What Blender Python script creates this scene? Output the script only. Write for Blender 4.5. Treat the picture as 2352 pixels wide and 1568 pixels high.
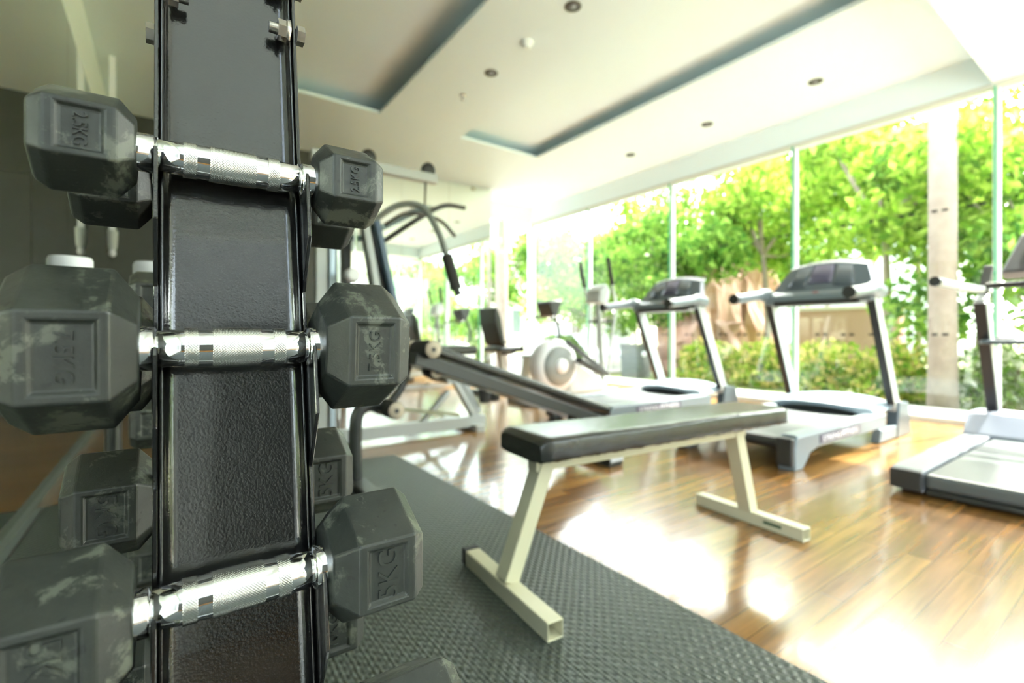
import bpy, bmesh, math, random
from math import pi, sin, cos, radians as R
from mathutils import Vector, Matrix
import numpy as np
for o in list(bpy.data.objects): bpy.data.objects.remove(o)
sc = bpy.context.scene
COL = sc.collection
random.seed(7)
# ------------------------------------------------------------------ camera
F_PX = 1110.0; CAM_H = 0.80; YAW = R(35.5); HOR = 768.0
cam = bpy.data.cameras.new('camera'); camo = bpy.data.objects.new('camera', cam); COL.objects.link(camo)
camo.location = (0, 0, CAM_H); camo.rotation_euler = (pi/2, 0, -YAW)
cam.sensor_width = 36; cam.lens = F_PX/2352*36; cam.shift_y = -(784-HOR)/2352
cam.clip_start = 0.02; cam.clip_end = 200
cam.dof.use_dof = True; cam.dof.focus_distance = 0.42; cam.dof.aperture_fstop = 4.2
sc.camera = camo
# ------------------------------------------------------------------ light
w = bpy.data.worlds.new('sky'); sc.world = w; w.use_nodes = True
nt = w.node_tree; bg = nt.nodes['Background']
sky = nt.nodes.new('ShaderNodeTexSky'); sky.sky_type = 'NISHITA'; sky.sun_disc = False
sky.sun_elevation = R(50); sky.sun_rotation = R(80); sky.air_density = 1.0; sky.dust_density = 4.0; sky.ozone_density = 1.0
hsv = nt.nodes.new('ShaderNodeHueSaturation'); hsv.inputs['Saturation'].default_value = 0.55
nt.links.new(sky.outputs[0], hsv.inputs['Color']); nt.links.new(hsv.outputs[0], bg.inputs['Color'])
bg.inputs['Strength'].default_value = 0.95
sun = bpy.data.lights.new('sun', 'SUN'); suno = bpy.data.objects.new('sun', sun); COL.objects.link(suno)
sun.energy = 8.0; sun.angle = R(1.0); sun.color = (1, .99, .96)
SUN_DIR = Vector((-0.80, 0.16, -0.95))          # light comes in through the glass wall from the right, high up
suno.rotation_euler = SUN_DIR.to_track_quat('-Z', 'Y').to_euler()
def portal(name, loc, sx, sy, rot):
    l = bpy.data.lights.new(name, 'AREA'); l.shape = 'RECTANGLE'; l.size = sx; l.size_y = sy
    l.cycles.is_portal = True
    o = bpy.data.objects.new(name, l); COL.objects.link(o); o.location = loc; o.rotation_euler = rot
portal('window_portal', (5.80, 2.2, 1.48), 2.9, 10.3, (0, R(90), 0))
portal('window_portal', (-.64, -1.55, 1.58), 2.9, 2.6, (0, -R(90), 0))
portal('window_portal', (2.6, -3.14, 1.55), 5.9, 2.6, (-R(90), 0, 0))
sc.view_settings.view_transform = 'Standard'; sc.view_settings.look = 'None'
sc.view_settings.gamma = 1; sc.view_settings.use_curve_mapping = False
sc.view_settings.exposure = 1.9
cy = sc.cycles
cy.use_denoising = True; cy.max_bounces = 10; cy.diffuse_bounces = 7; cy.glossy_bounces = 5
cy.transmission_bounces = 5; cy.transparent_max_bounces = 12
cy.sample_clamp_indirect = 6; cy.caustics_reflective = False; cy.caustics_refractive = False
cy.use_adaptive_sampling = True; cy.adaptive_threshold = 0.02
# ------------------------------------------------------------------ helpers
def px2dir(px, py):
    r = (px-1176)/F_PX; u = (HOR-py)/F_PX
    return Vector((sin(YAW)+r*cos(YAW), cos(YAW)-r*sin(YAW), u))
def at(px, py, **k):
    d = px2dir(px, py)
    if 'z' in k: t = (k['z']-CAM_H)/d.z
    elif 'x' in k: t = k['x']/d.x
    elif 'y' in k: t = k['y']/d.y
    else: t = k['d']
    return Vector((d.x*t, d.y*t, CAM_H+d.z*t))
_m = {}
def mat(name, col=(.5,.5,.5), rough=.5, metal=0., spec=.5, coat=0., noise=None, bump=None, sss=0, trans=0, emit=None):
    """noise=(scale, colour2, lo, hi)  bump=(scale, strength, dist)"""
    if name in _m: return _m[name]
    m = bpy.data.materials.new(name); m.use_nodes = True; _m[name] = m
    n = m.node_tree; b = n.nodes['Principled BSDF']
    b.inputs['Base Color'].default_value = (*col, 1); b.inputs['Roughness'].default_value = rough
    b.inputs['Metallic'].default_value = metal; b.inputs['Specular IOR Level'].default_value = spec
    b.inputs['Coat Weight'].default_value = coat
    if emit: b.inputs['Emission Color'].default_value = (*emit[0], 1); b.inputs['Emission Strength'].default_value = emit[1]
    tc = n.nodes.new('ShaderNodeTexCoord')
    if noise:
        t = n.nodes.new('ShaderNodeTexNoise'); t.inputs['Scale'].default_value = noise[0]; t.inputs['Detail'].default_value = 6
        t.inputs['Roughness'].default_value = .65
        n.links.new(tc.outputs['Object'], t.inputs['Vector'])
        r = n.nodes.new('ShaderNodeValToRGB'); r.color_ramp.elements[0].position = noise[2]; r.color_ramp.elements[1].position = noise[3]
        r.color_ramp.elements[0].color = (*col, 1); r.color_ramp.elements[1].color = (*noise[1], 1)
        n.links.new(t.outputs['Fac'], r.inputs['Fac']); n.links.new(r.outputs['Color'], b.inputs['Base Color'])
    if bump:
        t = n.nodes.new('ShaderNodeTexNoise'); t.inputs['Scale'].default_value = bump[0]; t.inputs['Detail'].default_value = 3
        n.links.new(tc.outputs['Object'], t.inputs['Vector'])
        bp = n.nodes.new('ShaderNodeBump'); bp.inputs['Strength'].default_value = bump[1]; bp.inputs['Distance'].default_value = bump[2]
        n.links.new(t.outputs['Fac'], bp.inputs['Height']); n.links.new(bp.outputs[0], b.inputs['Normal'])
    return m
class MB:
    """collects shapes, becomes ONE mesh object"""
    def __init__(s): s.v = []; s.f = []; s.sm = []
    def add(s, vs, fs, smooth=False):
        o = len(s.v); s.v += [tuple(v) for v in vs]; s.f += [tuple(i+o for i in f) for f in fs]; s.sm += [smooth]*len(fs); return s
    def box(s, c, size, rot=None):
        M = rot.to_4x4() if rot else Matrix.Identity(4); c = Vector(c)
        vs = [c + (M @ Vector((x*size[0]/2, y*size[1]/2, z*size[2]/2))) for x in (-1,1) for y in (-1,1) for z in (-1,1)]
        return s.add(vs, [(0,1,3,2),(4,6,7,5),(0,4,5,1),(2,3,7,6),(0,2,6,4),(1,5,7,3)])
    def bb(s, x0, x1, y0, y1, z0, z1): return s.box(((x0+x1)/2,(y0+y1)/2,(z0+z1)/2),(abs(x1-x0),abs(y1-y0),abs(z1-z0)))
    def bar(s, a, b, w_, h_, up=(0,0,1)):
        a, b = Vector(a), Vector(b); d = (b-a).normalized(); u = Vector(up)
        if abs(d.dot(u)) > .98: u = Vector((0,1,0))
        x = d.cross(u).normalized(); y = x.cross(d).normalized()
        vs = [p + x*sx*w_/2 + y*sy*h_/2 for p in (a,b) for sx, sy in ((-1,-1),(1,-1),(1,1),(-1,1))]
        return s.add(vs, [(3,2,1,0),(4,5,6,7),(0,1,5,4),(1,2,6,5),(2,3,7,6),(3,0,4,7)])
    def tube(s, pts, r, n=12, caps=True, closed=False):
        pts = [Vector(p) for p in pts]; N = len(pts)
        rs = r if isinstance(r, (list, tuple)) else [r]*N
        up = None; vs = []
        for i, p in enumerate(pts):
            if closed: d = (pts[(i+1)%N]-pts[i-1]).normalized()
            else: d = (pts[min(i+1,N-1)]-pts[max(i-1,0)]).normalized()
            if up is None:
                up = Vector((0,0,1)) if abs(d.z) < .9 else Vector((0,1,0))
            x = d.cross(up).normalized(); up = x.cross(d).normalized()
            vs += [p + (x*cos(2*pi*k/n)+up*sin(2*pi*k/n))*rs[i] for k in range(n)]
        fs = []
        for i in range(N if closed else N-1):
            j = (i+1) % N
            fs += [(i*n+k, i*n+(k+1)%n, j*n+(k+1)%n, j*n+k) for k in range(n)]
        s.add(vs, fs, True)
        if caps and not closed:
            s.add(vs[:n], [tuple(range(n))[::-1]]); s.add(vs[-n:], [tuple(range(n))])
        return s
    def lathe(s, prof, axis='z', c=(0,0,0), n=32, caps=True, smooth=True):
        """prof = [(r, h)]"""
        c = Vector(c); vs = []
        for r_, h in prof:
            for k in range(n):
                a = 2*pi*k/n; p = (r_*cos(a), r_*sin(a), h)
                if axis == 'x': p = (p[2], p[0], p[1])
                if axis == 'y': p = (p[1], p[2], p[0])
                vs.append(c+Vector(p))
        fs = [(i*n+k, i*n+(k+1)%n, (i+1)*n+(k+1)%n, (i+1)*n+k) for i in range(len(prof)-1) for k in range(n)]
        s.add(vs, fs, smooth)
        if caps:
            s.add(vs[:n], [tuple(range(n))[::-1]]); s.add(vs[-n:], [tuple(range(n))])
        return s
    def prism(s, poly, a0, a1, axis='y'):
        """poly of 2-D points extruded along axis; for y: (x,z), for x: (y,z), for z: (x,y)"""
        def P(p, a):
            return {'y': (p[0], a, p[1]), 'x': (a, p[0], p[1]), 'z': (p[0], p[1], a)}[axis]
        n = len(poly); vs = [P(p, a0) for p in poly]+[P(p, a1) for p in poly]
        return s.add(vs, [tuple(range(n))[::-1], tuple(range(n, 2*n))]+[(i, (i+1)%n, n+(i+1)%n, n+i) for i in range(n)])
    def grid(s, rows, smooth=True):
        nr, nc = len(rows), len(rows[0]); vs = [p for r_ in rows for p in r_]
        return s.add(vs, [(i*nc+j, i*nc+j+1, (i+1)*nc+j+1, (i+1)*nc+j) for i in range(nr-1) for j in range(nc-1)], smooth)
    def mesh(s, name):
        m = bpy.data.meshes.new(name); m.from_pydata(s.v, [], s.f)
        m.polygons.foreach_set('use_smooth', s.sm)
        bm = bmesh.new(); bm.from_mesh(m); bmesh.ops.recalc_face_normals(bm, faces=bm.faces); bm.to_mesh(m); bm.free()
        m.update(); return m
    def build(s, name, m, parent=None, bevel=0, seg=2, loc=None, ang=30):
        o = bpy.data.objects.new(name, s.mesh(name)); COL.objects.link(o)
        o.data.materials.append(m)
        if parent: o.parent = parent
        if loc: o.location = loc
        if bevel:
            b = o.modifiers.new('bevel', 'BEVEL'); b.width = bevel; b.segments = seg; b.limit_method = 'ANGLE'; b.angle_limit = R(ang)
            b.use_clamp_overlap = True
        return o
def tag(o, label=None, cat=None, group=None, kind=None):
    if label: o['label'] = label
    if cat: o['category'] = cat
    if group: o['group'] = group
    if kind: o['kind'] = kind
    return o
def thing(name, label, cat, loc=(0,0,0), rz=0, group=None):
    o = bpy.data.objects.new(name, None); COL.objects.link(o); o.location = loc; o.rotation_euler = (0,0,rz)
    o.empty_display_size = .05
    return tag(o, label, cat, group)
def struct(name, mb, m, **k):
    return tag(mb.build(name, m, **k), kind='structure')
def copy_tree(o, parent=None):
    c = o.copy(); COL.objects.link(c)
    if parent: c.parent = parent
    for ch in list(o.children): copy_tree(ch, c)
    return c
def text_mesh(txt, length, height, depth=.0006, name='t'):
    cu = bpy.data.curves.new(name, 'FONT'); cu.body = txt; cu.size = 1; cu.align_x = 'CENTER'; cu.align_y = 'CENTER'; cu.resolution_u = 4
    cu.extrude = .5
    to = bpy.data.objects.new(name, cu); COL.objects.link(to)
    dg = bpy.context.evaluated_depsgraph_get(); dg.update()
    me = bpy.data.meshes.new_from_object(to.evaluated_get(dg))
    bpy.data.objects.remove(to)
    co = np.zeros(len(me.vertices)*3); me.vertices.foreach_get('co', co); co = co.reshape(-1,3)
    mn, mx = co.min(0), co.max(0); c = (mn+mx)/2
    co = (co-c)/(mx-mn)*np.array([length, height, depth])
    me.vertices.foreach_set('co', co.reshape(-1)); me.update()
    return me
def smooth_path(pts, n=6):
    pts = [Vector(p) for p in pts]; out = []
    P = [pts[0]*2-pts[1]]+pts+[pts[-1]*2-pts[-2]]
    for i in range(1, len(P)-2):
        for k in range(n):
            t = k/n; a,b,c,d = P[i-1],P[i],P[i+1],P[i+2]
            out.append(.5*((2*b)+(-a+c)*t+(2*a-5*b+4*c-d)*t*t+(-a+3*b-3*c+d)*t**3))
    return out+[pts[-1]]
# ------------------------------------------------------------------ materials
WHITE = mat('ceiling_paint', (.79,.90,.935), .5)
WALLW = mat('wall_paint', (.84,.90,.89), .6)
DARKW = mat('dark_wall_panel', (.042,.045,.036), .45, noise=(3, (.055,.056,.045), .3, .7))
RUBBER = None
def rubber_mat():
    m = bpy.data.materials.new('worn_black_rubber'); m.use_nodes = True; n = m.node_tree; b = n.nodes['Principled BSDF']
    tc = n.nodes.new('ShaderNodeTexCoord'); oi = n.nodes.new('ShaderNodeObjectInfo')
    ad = n.nodes.new('ShaderNodeVectorMath'); ad.operation = 'ADD'
    sc_ = n.nodes.new('ShaderNodeVectorMath'); sc_.operation = 'SCALE'; sc_.inputs['Scale'].default_value = 1
    n.links.new(oi.outputs['Location'], ad.inputs[1]); n.links.new(tc.outputs['Object'], ad.inputs[0])
    def noise(scale, det=8, rough=.7, dist=0):
        t = n.nodes.new('ShaderNodeTexNoise'); t.inputs['Scale'].default_value = scale; t.inputs['Detail'].default_value = det
        t.inputs['Roughness'].default_value = rough; t.inputs['Distortion'].default_value = dist
        n.links.new(ad.outputs[0], t.inputs['Vector']); return t
    def ramp(src, a, b_, c0=(0,0,0), c1=(1,1,1)):
        r = n.nodes.new('ShaderNodeValToRGB'); e = r.color_ramp.elements; e[0].position = a; e[1].position = b_
        e[0].color = (*c0,1); e[1].color = (*c1,1); n.links.new(src, r.inputs['Fac']); return r
    def mix(f, a, b_):
        x = n.nodes.new('ShaderNodeMix'); x.data_type = 'RGBA'
        n.links.new(f, x.inputs['Factor'])
        for s_, v in ((6, a), (7, b_)):
            if isinstance(v, tuple): x.inputs[s_].default_value = (*v,1)
            else: n.links.new(v, x.inputs[s_])
        return x.outputs[2]
    base = ramp(noise(30).outputs['Fac'], .35, .7, (.016,.019,.016), (.030,.034,.028))
    chalk = ramp(noise(24, 10, .70, .3).outputs['Fac'], .54, .59)
    spk = ramp(noise(95, 2, .5).outputs['Fac'], .66, .70)
    c = mix(chalk.outputs['Color'], base.outputs['Color'], (.090,.098,.076))
    c = mix(spk.outputs['Color'], c, (.012,.014,.012))
    n.links.new(c, b.inputs['Base Color'])
    rr = ramp(noise(22).outputs['Fac'], .3, .7, (.34,.34,.34), (.52,.52,.52)); n.links.new(rr.outputs['Color'], b.inputs['Roughness'])
    bp = n.nodes.new('ShaderNodeBump'); bp.inputs['Strength'].default_value = .25; bp.inputs['Distance'].default_value = .0006
    n.links.new(noise(400, 3).outputs['Fac'], bp.inputs['Height']); n.links.new(bp.outputs[0], b.inputs['Normal'])
    b.inputs['Specular IOR Level'].default_value = .5
    return m
RUBBER = rubber_mat()
CHROME = mat('chrome', (.70,.70,.71), .05, 1.)
KNURL = mat('knurled_chrome', (.72,.72,.69), .14, 1.)
BLACKG = mat('glossy_black_paint', (.006,.006,.006), .13, 0, .5, coat=.5, bump=(480, .22, .0009))
BOLT = mat('zinc_bolt', (.45,.42,.38), .25, 1.)
BLACKP = mat('black_plastic', (.02,.02,.02), .4)
BLACKM = mat('satin_black_steel', (.022,.024,.022), .35)
FOAM = mat('black_foam', (.025,.024,.022), .8)
VINYL = mat('black_vinyl', (.016,.017,.014), .27, bump=(30, .35, .006))
CREAM = mat('cream_enamel', (.56,.53,.36), .3)
WHITEM = mat('white_enamel', (.46,.49,.48), .3)
SILVER = mat('silver_plastic', (.17,.205,.225), .35, .1)
BLUEG = mat('blue_grey_plastic', (.085,.11,.13), .3)
BLUES = mat('steel_blue_paint', (.06,.11,.18), .35)
BELT = mat('treadmill_belt', (.075,.085,.09), .42)
PINKC = mat('roller_end_foam', (.50,.42,.32), .8)
SCREEN = mat('console_glass', (.10,.12,.14), .12)
SCREENP = mat('console_display', (.12,.11,.17), .12)
REDP = mat('red_strip', (.4,.03,.03), .4)
MIRROR = mat('mirror_glass', (.86,.91,.86), .0, 1.)
LABELW = mat('label_white', (.85,.85,.88), .4)
# glass: transparent + fresnel reflection
def glass_mat(name, tint):
    m = bpy.data.materials.new(name); m.use_nodes = True; n = m.node_tree; n.nodes.clear()
    out = n.nodes.new('ShaderNodeOutputMaterial'); mx = n.nodes.new('ShaderNodeMixShader')
    t = n.nodes.new('ShaderNodeBsdfTransparent'); t.inputs[0].default_value = (*tint,1)
    g = n.nodes.new('ShaderNodeBsdfGlossy'); g.inputs['Roughness'].default_value = 0
    lw = n.nodes.new('ShaderNodeLayerWeight'); lw.inputs[0].default_value = .5     # Schlick curve, same on both faces
    pw = n.nodes.new('ShaderNodeMath'); pw.operation = 'POWER'; pw.inputs[1].default_value = 5; n.links.new(lw.outputs['Facing'], pw.inputs[0])
    fr = n.nodes.new('ShaderNodeMath'); fr.operation = 'MULTIPLY_ADD'; fr.inputs[1].default_value = .9; fr.inputs[2].default_value = .035; n.links.new(pw.outputs[0], fr.inputs[0])
    n.links.new(fr.outputs[0], mx.inputs[0]); n.links.new(t.outputs[0], mx.inputs[1]); n.links.new(g.outputs[0], mx.inputs[2])
    n.links.new(mx.outputs[0], out.inputs[0]); return m
GLASS = glass_mat('window_glass', (.96,.99,.95))
GEDGE = glass_mat('glass_fin_body', (.88,.97,.92))
GREEN = mat('green_glass_edge', (.05,.42,.24), .1)
# floor
def wood_mat():
    m = bpy.data.materials.new('varnished_wood_planks'); m.use_nodes = True; n = m.node_tree; b = n.nodes['Principled BSDF']
    tc = n.nodes.new('ShaderNodeTexCoord')
    br = n.nodes.new('ShaderNodeTexBrick'); br.inputs['Scale'].default_value = 1
    br.inputs['Brick Width'].default_value = 1.1; br.inputs['Row Height'].default_value = .075; br.inputs['Mortar Size'].default_value = .0012
    br.inputs['Color1'].default_value = (.19,.088,.024,1); br.inputs['Color2'].default_value = (.32,.17,.052,1); br.inputs['Mortar'].default_value = (.04,.02,.01,1)
    br.inputs['Bias'].default_value = -.1
    n.links.new(tc.outputs['Object'], br.inputs['Vector'])
    mp = n.nodes.new('ShaderNodeMapping'); mp.inputs['Scale'].default_value = (1.3, 22, 1); n.links.new(tc.outputs['Object'], mp.inputs['Vector'])
    ns = n.nodes.new('ShaderNodeTexNoise'); ns.inputs['Scale'].default_value = 1.5; ns.inputs['Detail'].default_value = 7; n.links.new(mp.outputs[0], ns.inputs['Vector'])
    r = n.nodes.new('ShaderNodeValToRGB'); r.color_ramp.elements[0].position = .3; r.color_ramp.elements[1].position = .7
    r.color_ramp.elements[0].color = (.55,.55,.55,1); r.color_ramp.elements[1].color = (1.25,1.2,1.1,1)
    n.links.new(ns.outputs['Fac'], r.inputs['Fac'])
    mx = n.nodes.new('ShaderNodeMix'); mx.data_type = 'RGBA'; mx.blend_type = 'MULTIPLY'; mx.inputs['Factor'].default_value = 1
    n.links.new(br.outputs['Color'], mx.inputs[6]); n.links.new(r.outputs['Color'], mx.inputs[7]); n.links.new(mx.outputs[2], b.inputs['Base Color'])
    n2 = n.nodes.new('ShaderNodeTexNoise'); n2.inputs['Scale'].default_value = 2.2; n2.inputs['Detail'].default_value = 2
    mp2 = n.nodes.new('ShaderNodeMapping'); mp2.inputs['Scale'].default_value = (1, 5, 1); n.links.new(tc.outputs['Object'], mp2.inputs['Vector']); n.links.new(mp2.outputs[0], n2.inputs['Vector'])
    bp = n.nodes.new('ShaderNodeBump'); bp.inputs['Strength'].default_value = .25; bp.inputs['Distance'].default_value = .004
    n.links.new(n2.outputs['Fac'], bp.inputs['Height']); n.links.new(bp.outputs[0], b.inputs['Normal'])
    n.links.new(bp.outputs[0], b.inputs['Coat Normal'])
    b.inputs['Roughness'].default_value = .22; b.inputs['Specular IOR Level'].default_value = .5; b.inputs['Coat Weight'].default_value = .4; b.inputs['Coat Roughness'].default_value = .09
    return m
WOOD = wood_mat()
def mat_rubber_floor():
    m = bpy.data.materials.new('embossed_rubber_matting'); m.use_nodes = True; n = m.node_tree; b = n.nodes['Principled BSDF']
    b.inputs['Base Color'].default_value = (.050,.060,.050,1); b.inputs['Roughness'].default_value = .42
    tc = n.nodes.new('ShaderNodeTexCoord')
    def wave(rot, scale, dist):
        mp = n.nodes.new('ShaderNodeMapping'); mp.inputs['Rotation'].default_value = (0,0,rot); n.links.new(tc.outputs['Object'], mp.inputs['Vector'])
        wv = n.nodes.new('ShaderNodeTexWave'); wv.inputs['Scale'].default_value = scale; wv.inputs['Distortion'].default_value = dist; wv.inputs['Detail'].default_value = 0
        n.links.new(mp.outputs[0], wv.inputs['Vector']); return wv
    a = wave(R(45), 14, 0); c = wave(R(-45), 14, 0); d = wave(R(0), 28, 1.5)
    m1 = n.nodes.new('ShaderNodeMath'); m1.operation = 'MULTIPLY'; n.links.new(a.outputs['Fac'], m1.inputs[0]); n.links.new(c.outputs['Fac'], m1.inputs[1])
    m2 = n.nodes.new('ShaderNodeMath'); m2.operation = 'ADD'; n.links.new(m1.outputs[0], m2.inputs[0])
    m3 = n.nodes.new('ShaderNodeMath'); m3.operation = 'MULTIPLY'; m3.inputs[1].default_value = .35; n.links.new(d.outputs['Fac'], m3.inputs[0]); n.links.new(m3.outputs[0], m2.inputs[1])
    bp = n.nodes.new('ShaderNodeBump'); bp.inputs['Strength'].default_value = .7; bp.inputs['Distance'].default_value = .004
    n.links.new(m2.outputs[0], bp.inputs['Height']); n.links.new(bp.outputs[0], b.inputs['Normal'])
    return m
MATTING = mat_rubber_floor()
# ------------------------------------------------------------------ room shell
WX = 5.72; YF = 6.70; YE = 7.38; ZC = 3.20; ZH = 2.93; XL = -0.5; YB = -3.0
struct('floor', MB().bb(XL-.1, WX+.02, YB-.1, YE+.1, -.12, 0), WOOD)
# main ceiling with two coves: slab pieces around the openings
RC = [(0.62, 1.88, -2.6, 5.12), (2.91, 4.09, -2.6, 5.17)]
c = MB(); t = .035
xs = [XL-.1, RC[0][0], RC[0][1], RC[1][0], RC[1][1], WX+.1]
for i in (0, 2, 4): c.bb(xs[i], xs[i+1], YB-.1, YE+.1, ZC, ZC+t)
for (x0, x1, y0, y1) in RC:
    c.bb(x0, x1, y1, YE+.1, ZC, ZC+t); c.bb(x0, x1, YB-.1, y0, ZC, ZC+t)
struct('ceiling', c, WHITE)
c = MB()
for (x0, x1, y0, y1) in RC:       # raised trays above the openings, undercut all round
    e = .42; h = .15
    c.bb(x0-e, x1+e, y0-e, y1+e, ZC+h, ZC+h+.03)
    c.bb(x0-e-.02, x0-e, y0-e, y1+e, ZC+t, ZC+h); c.bb(x1+e, x1+e+.02, y0-e, y1+e, ZC+t, ZC+h)
    c.bb(x0-e, x1+e, y0-e-.02, y0-e, ZC+t, ZC+h); c.bb(x0-e, x1+e, y1+e, y1+e+.02, ZC+t, ZC+h)
c.bb(XL-.1, WX+.1, YB-.1, YE+.1, ZC+.36, ZC+.42)
struct('ceiling.001', c, WHITE)
struct('trim_1', MB().bb(WX-.02, WX+.22, YB, YE+.12, ZH, ZC), WHITE)                 # beam above the glass wall
struct('trim_2', MB().bb(3.3, WX-.021, YB, .97, ZH, ZC-.001), WHITE)                # dropped ceiling box at the right
struct('trim_3', MB().bb(WX-.03, WX+.07, YB, YE, ZH-.035, ZH-.001), mat('window_head_channel', (.62,.64,.6), .4))
struct('wall_left', MB().bb(XL-.12, XL, YB-.1, YE+.1, 0, .15).bb(XL-.12, XL, YB-.1, YE+.1, 3.02, ZC).bb(XL-.12, XL, -.25, YE+.1, .15, 3.02).bb(XL-.12, XL, YB-.1, -2.85, .15, 3.02), WALLW)
struct('window_10', MB().bb(XL-.07, XL-.06, -2.85, -.25, .15, 3.02), GLASS)  # window added out of view to brighten the ceiling and left side
struct('wall_back', MB().bb(XL, WX, YB-.12, YB, 0, .25).bb(XL, WX, YB-.12, YB, 2.85, ZC).bb(XL, .45, YB-.12, YB, .25, 2.1).bb(1.25, 2.6, YB-.12, YB, .25, 2.1).bb(XL, -.3, YB-.12, YB, 2.1, 2.85).bb(2.5, 2.6, YB-.12, YB, 2.1, 2.85).bb(.45, 1.25, YB-.12, YB, 1.9, 2.1).bb(5.5, WX, YB-.12, YB, .25, 2.85), WALLW)
struct('wall_back_added_panel', MB().bb(XL+.001, .44, YB+.0005, YB+.02, 0, 2.09), DARKW)  # unseen dark panel, added so the rack column reflects dark on its left
struct('window_9', MB().bb(.45, 1.25, YB-.06, YB-.05, .25, 1.9).bb(-.3, 2.5, YB-.06, YB-.05, 2.1, 2.85).bb(2.6, 5.5, YB-.06, YB-.05, .25, 2.85), GLASS)  # unseen glazing behind the camera, added as fill light and for rack reflections
dw = MB()
for i in range(4):
    x0 = XL+.001+i*.626; dw.bb(x0, x0+.622, YF, YF+.04, 0, 1.198); dw.bb(x0, x0+.622, YF, YF+.04, 1.202, 2.398); dw.bb(x0, x0+.622, YF, YF+.04, 2.402, ZC-.001)
struct('wall_far', dw, DARKW)
struct('wall_far.001', MB().bb(XL, 4.36, YF+.041, YE, 0, ZC-.001), WALLW)
# wall mirrors (glass sheets with thickness)
fm = thing('wall_mirror', 'tall frameless mirror on the far wall behind the home gym, held by small clips', 'mirror', (2.01, YF, 0))
mb = MB()
for i in range(3): mb.bb(i*.783+.002, (i+1)*.783-.002, 0, .035, .06, ZC-.02)
mb.build('mirror_glass', MIRROR, fm)
for x in (.4, 1.2, 2.0):
    for z in (.04, 3.12): MB().bb(x-.03, x+.03, -.015, 0, z, z+.045).build('clip', mat('brushed_metal', (.45,.44,.36), .3, 1), fm)
fm = thing('wall_mirror', 'long frameless mirror along the left wall beside the dumbbell rack', 'mirror', (XL, 0, 0))
mb = MB()
for y0, y1 in ((-.2,.5),(.505,2.2),(2.205,3.92),(3.925,5.6),(5.605,6.69)): mb.bb(.001, .012, y0, y1, .05, 2.7)
mb.build('mirror_glass', MIRROR, fm)
MB().bb(.0, .04, -.2, 6.69, .0, .055).build('base_channel', mat('aluminium', (.62,.68,.64), .25, .9), fm)
# windows: five glass panes, ribs between
JY = [-2.94, -2.29, -.67, .95, 2.57, 4.19, 5.80, YE-.03]
DASH = mat('dark_frit', (.012,.012,.012), .5)
for i in range(len(JY)-1):
    y0, y1 = JY[i]+.008, JY[i+1]-.008
    wn = struct('window_%d' % (i+1), MB().bb(WX+.02, WX+.032, y0, y1, .05, ZH-.035), GLASS)
    d = MB()
    for zz in (.80, 1.93):
        y = y0+.06
        while y < y1-.1:
            d.bb(WX+.016, WX+.0195, y, y+.045, zz-.011, zz+.011); d.bb(WX+.016, WX+.0195, y+.075, y+.12, zz-.011, zz+.011); y += .245
    if i in (2,3,4,5): d.build('safety_dashes', DASH, wn)
# glass fins at every joint
for i, y in enumerate(JY[2:7]):
    f = tag(bpy.data.objects.new('glass_fin', None), kind='structure'); COL.objects.link(f); f.location = (WX, y, 0); f.name = 'trim_%d' % (i+5)
    MB().bb(-.05, .015, -.006, .006, .02, ZH-.04).build('fin_glass', GEDGE, f)
    MB().bb(-.058, -.0501, -.007, .007, .02, ZH-.04).build('fin_edge', GREEN, f)
    MB().bb(-.005, .04, -.022, .022, .0, ZH-.036).build('silicone_joint', LABELW, f)
struct('trim_10', MB().bb(WX-.05, WX+.05, YE-.06, YE+.04, 0, ZH), LABELW)
# end wall pane beside the mirror
struct('window_8', MB().bb(4.37, WX-.051, YE, YE+.012, .05, ZH), GLASS)
struct('trim_11', MB().bb(4.36, WX, YE-.02, YE+.1, ZH+.001, ZC-.001), WALLW)
struct('trim_12', MB().bb(WX-.02, WX+.1, YB, YE, 0.001, .048), mat('sill_stone', (.62,.62,.56), .4))
# downlights, smoke detector, sprinkler
def downlight(px, py, label):
    p = at(px, py, z=ZC)
    tg = thing('recessed_downlight', label, 'ceiling light', (p.x, p.y, ZC), 0, 'downlights in the ceiling')
    MB().lathe([(.062,-.001),(.062,-.006),(.052,-.008),(.05,-.001)], n=28, caps=False).build('trim_ring', mat('bronze_ring', (.10,.09,.06), .3, .6), tg)
    MB().lathe([(.05,-.0015),(.045,-.003),(.0,-.0035)], n=28, caps=False).build('baffle', mat('dark_baffle', (.015,.014,.01), .3), tg)
    MB().lathe([(.022,-.004),(.02,-.010),(.0,-.012)], n=20, caps=False).build('lamp', mat('lamp_glass', (.35,.36,.38), .1), tg)
for px, py, lb in ((1316,14,'large round downlight nearest the camera, at the top edge above the flat bench'),
                   (1128,167,'round downlight between the smoke detector and the sprinkler'),
                   (1873,187,'round downlight by the window beam, nearest of the row of three'),
                   (1624,285,'round downlight by the window beam, middle one of the row of three'),
                   (1448,355,'round downlight by the window beam, farthest of the row of three')): downlight(px, py, lb)
p = at(1210, 97, z=ZC); sd = thing('smoke_detector', 'small white round smoke detector on the ceiling strip between the coves', 'smoke detector', (p.x, p.y, ZC))
MB().lathe([(.055,0),(.055,-.012),(.045,-.02)], n=28).build('base_plate', WALLW, sd)
MB().lathe([(.036,-.0201),(.034,-.04),(.022,-.046)], n=28).build('sensor_cap', WALLW, sd)
p = at(1063, 219, z=ZC); sd = thing('sprinkler_head', 'tiny metal sprinkler head hanging from the ceiling beside the left cove', 'sprinkler', (p.x, p.y, ZC))
MB().lathe([(.035,0),(.03,-.008)], n=20).build('escutcheon', BOLT, sd)
MB().lathe([(.008,-.008),(.008,-.04),(.02,-.042),(.02,-.045)], n=14).build('deflector', BOLT, sd)
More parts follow.
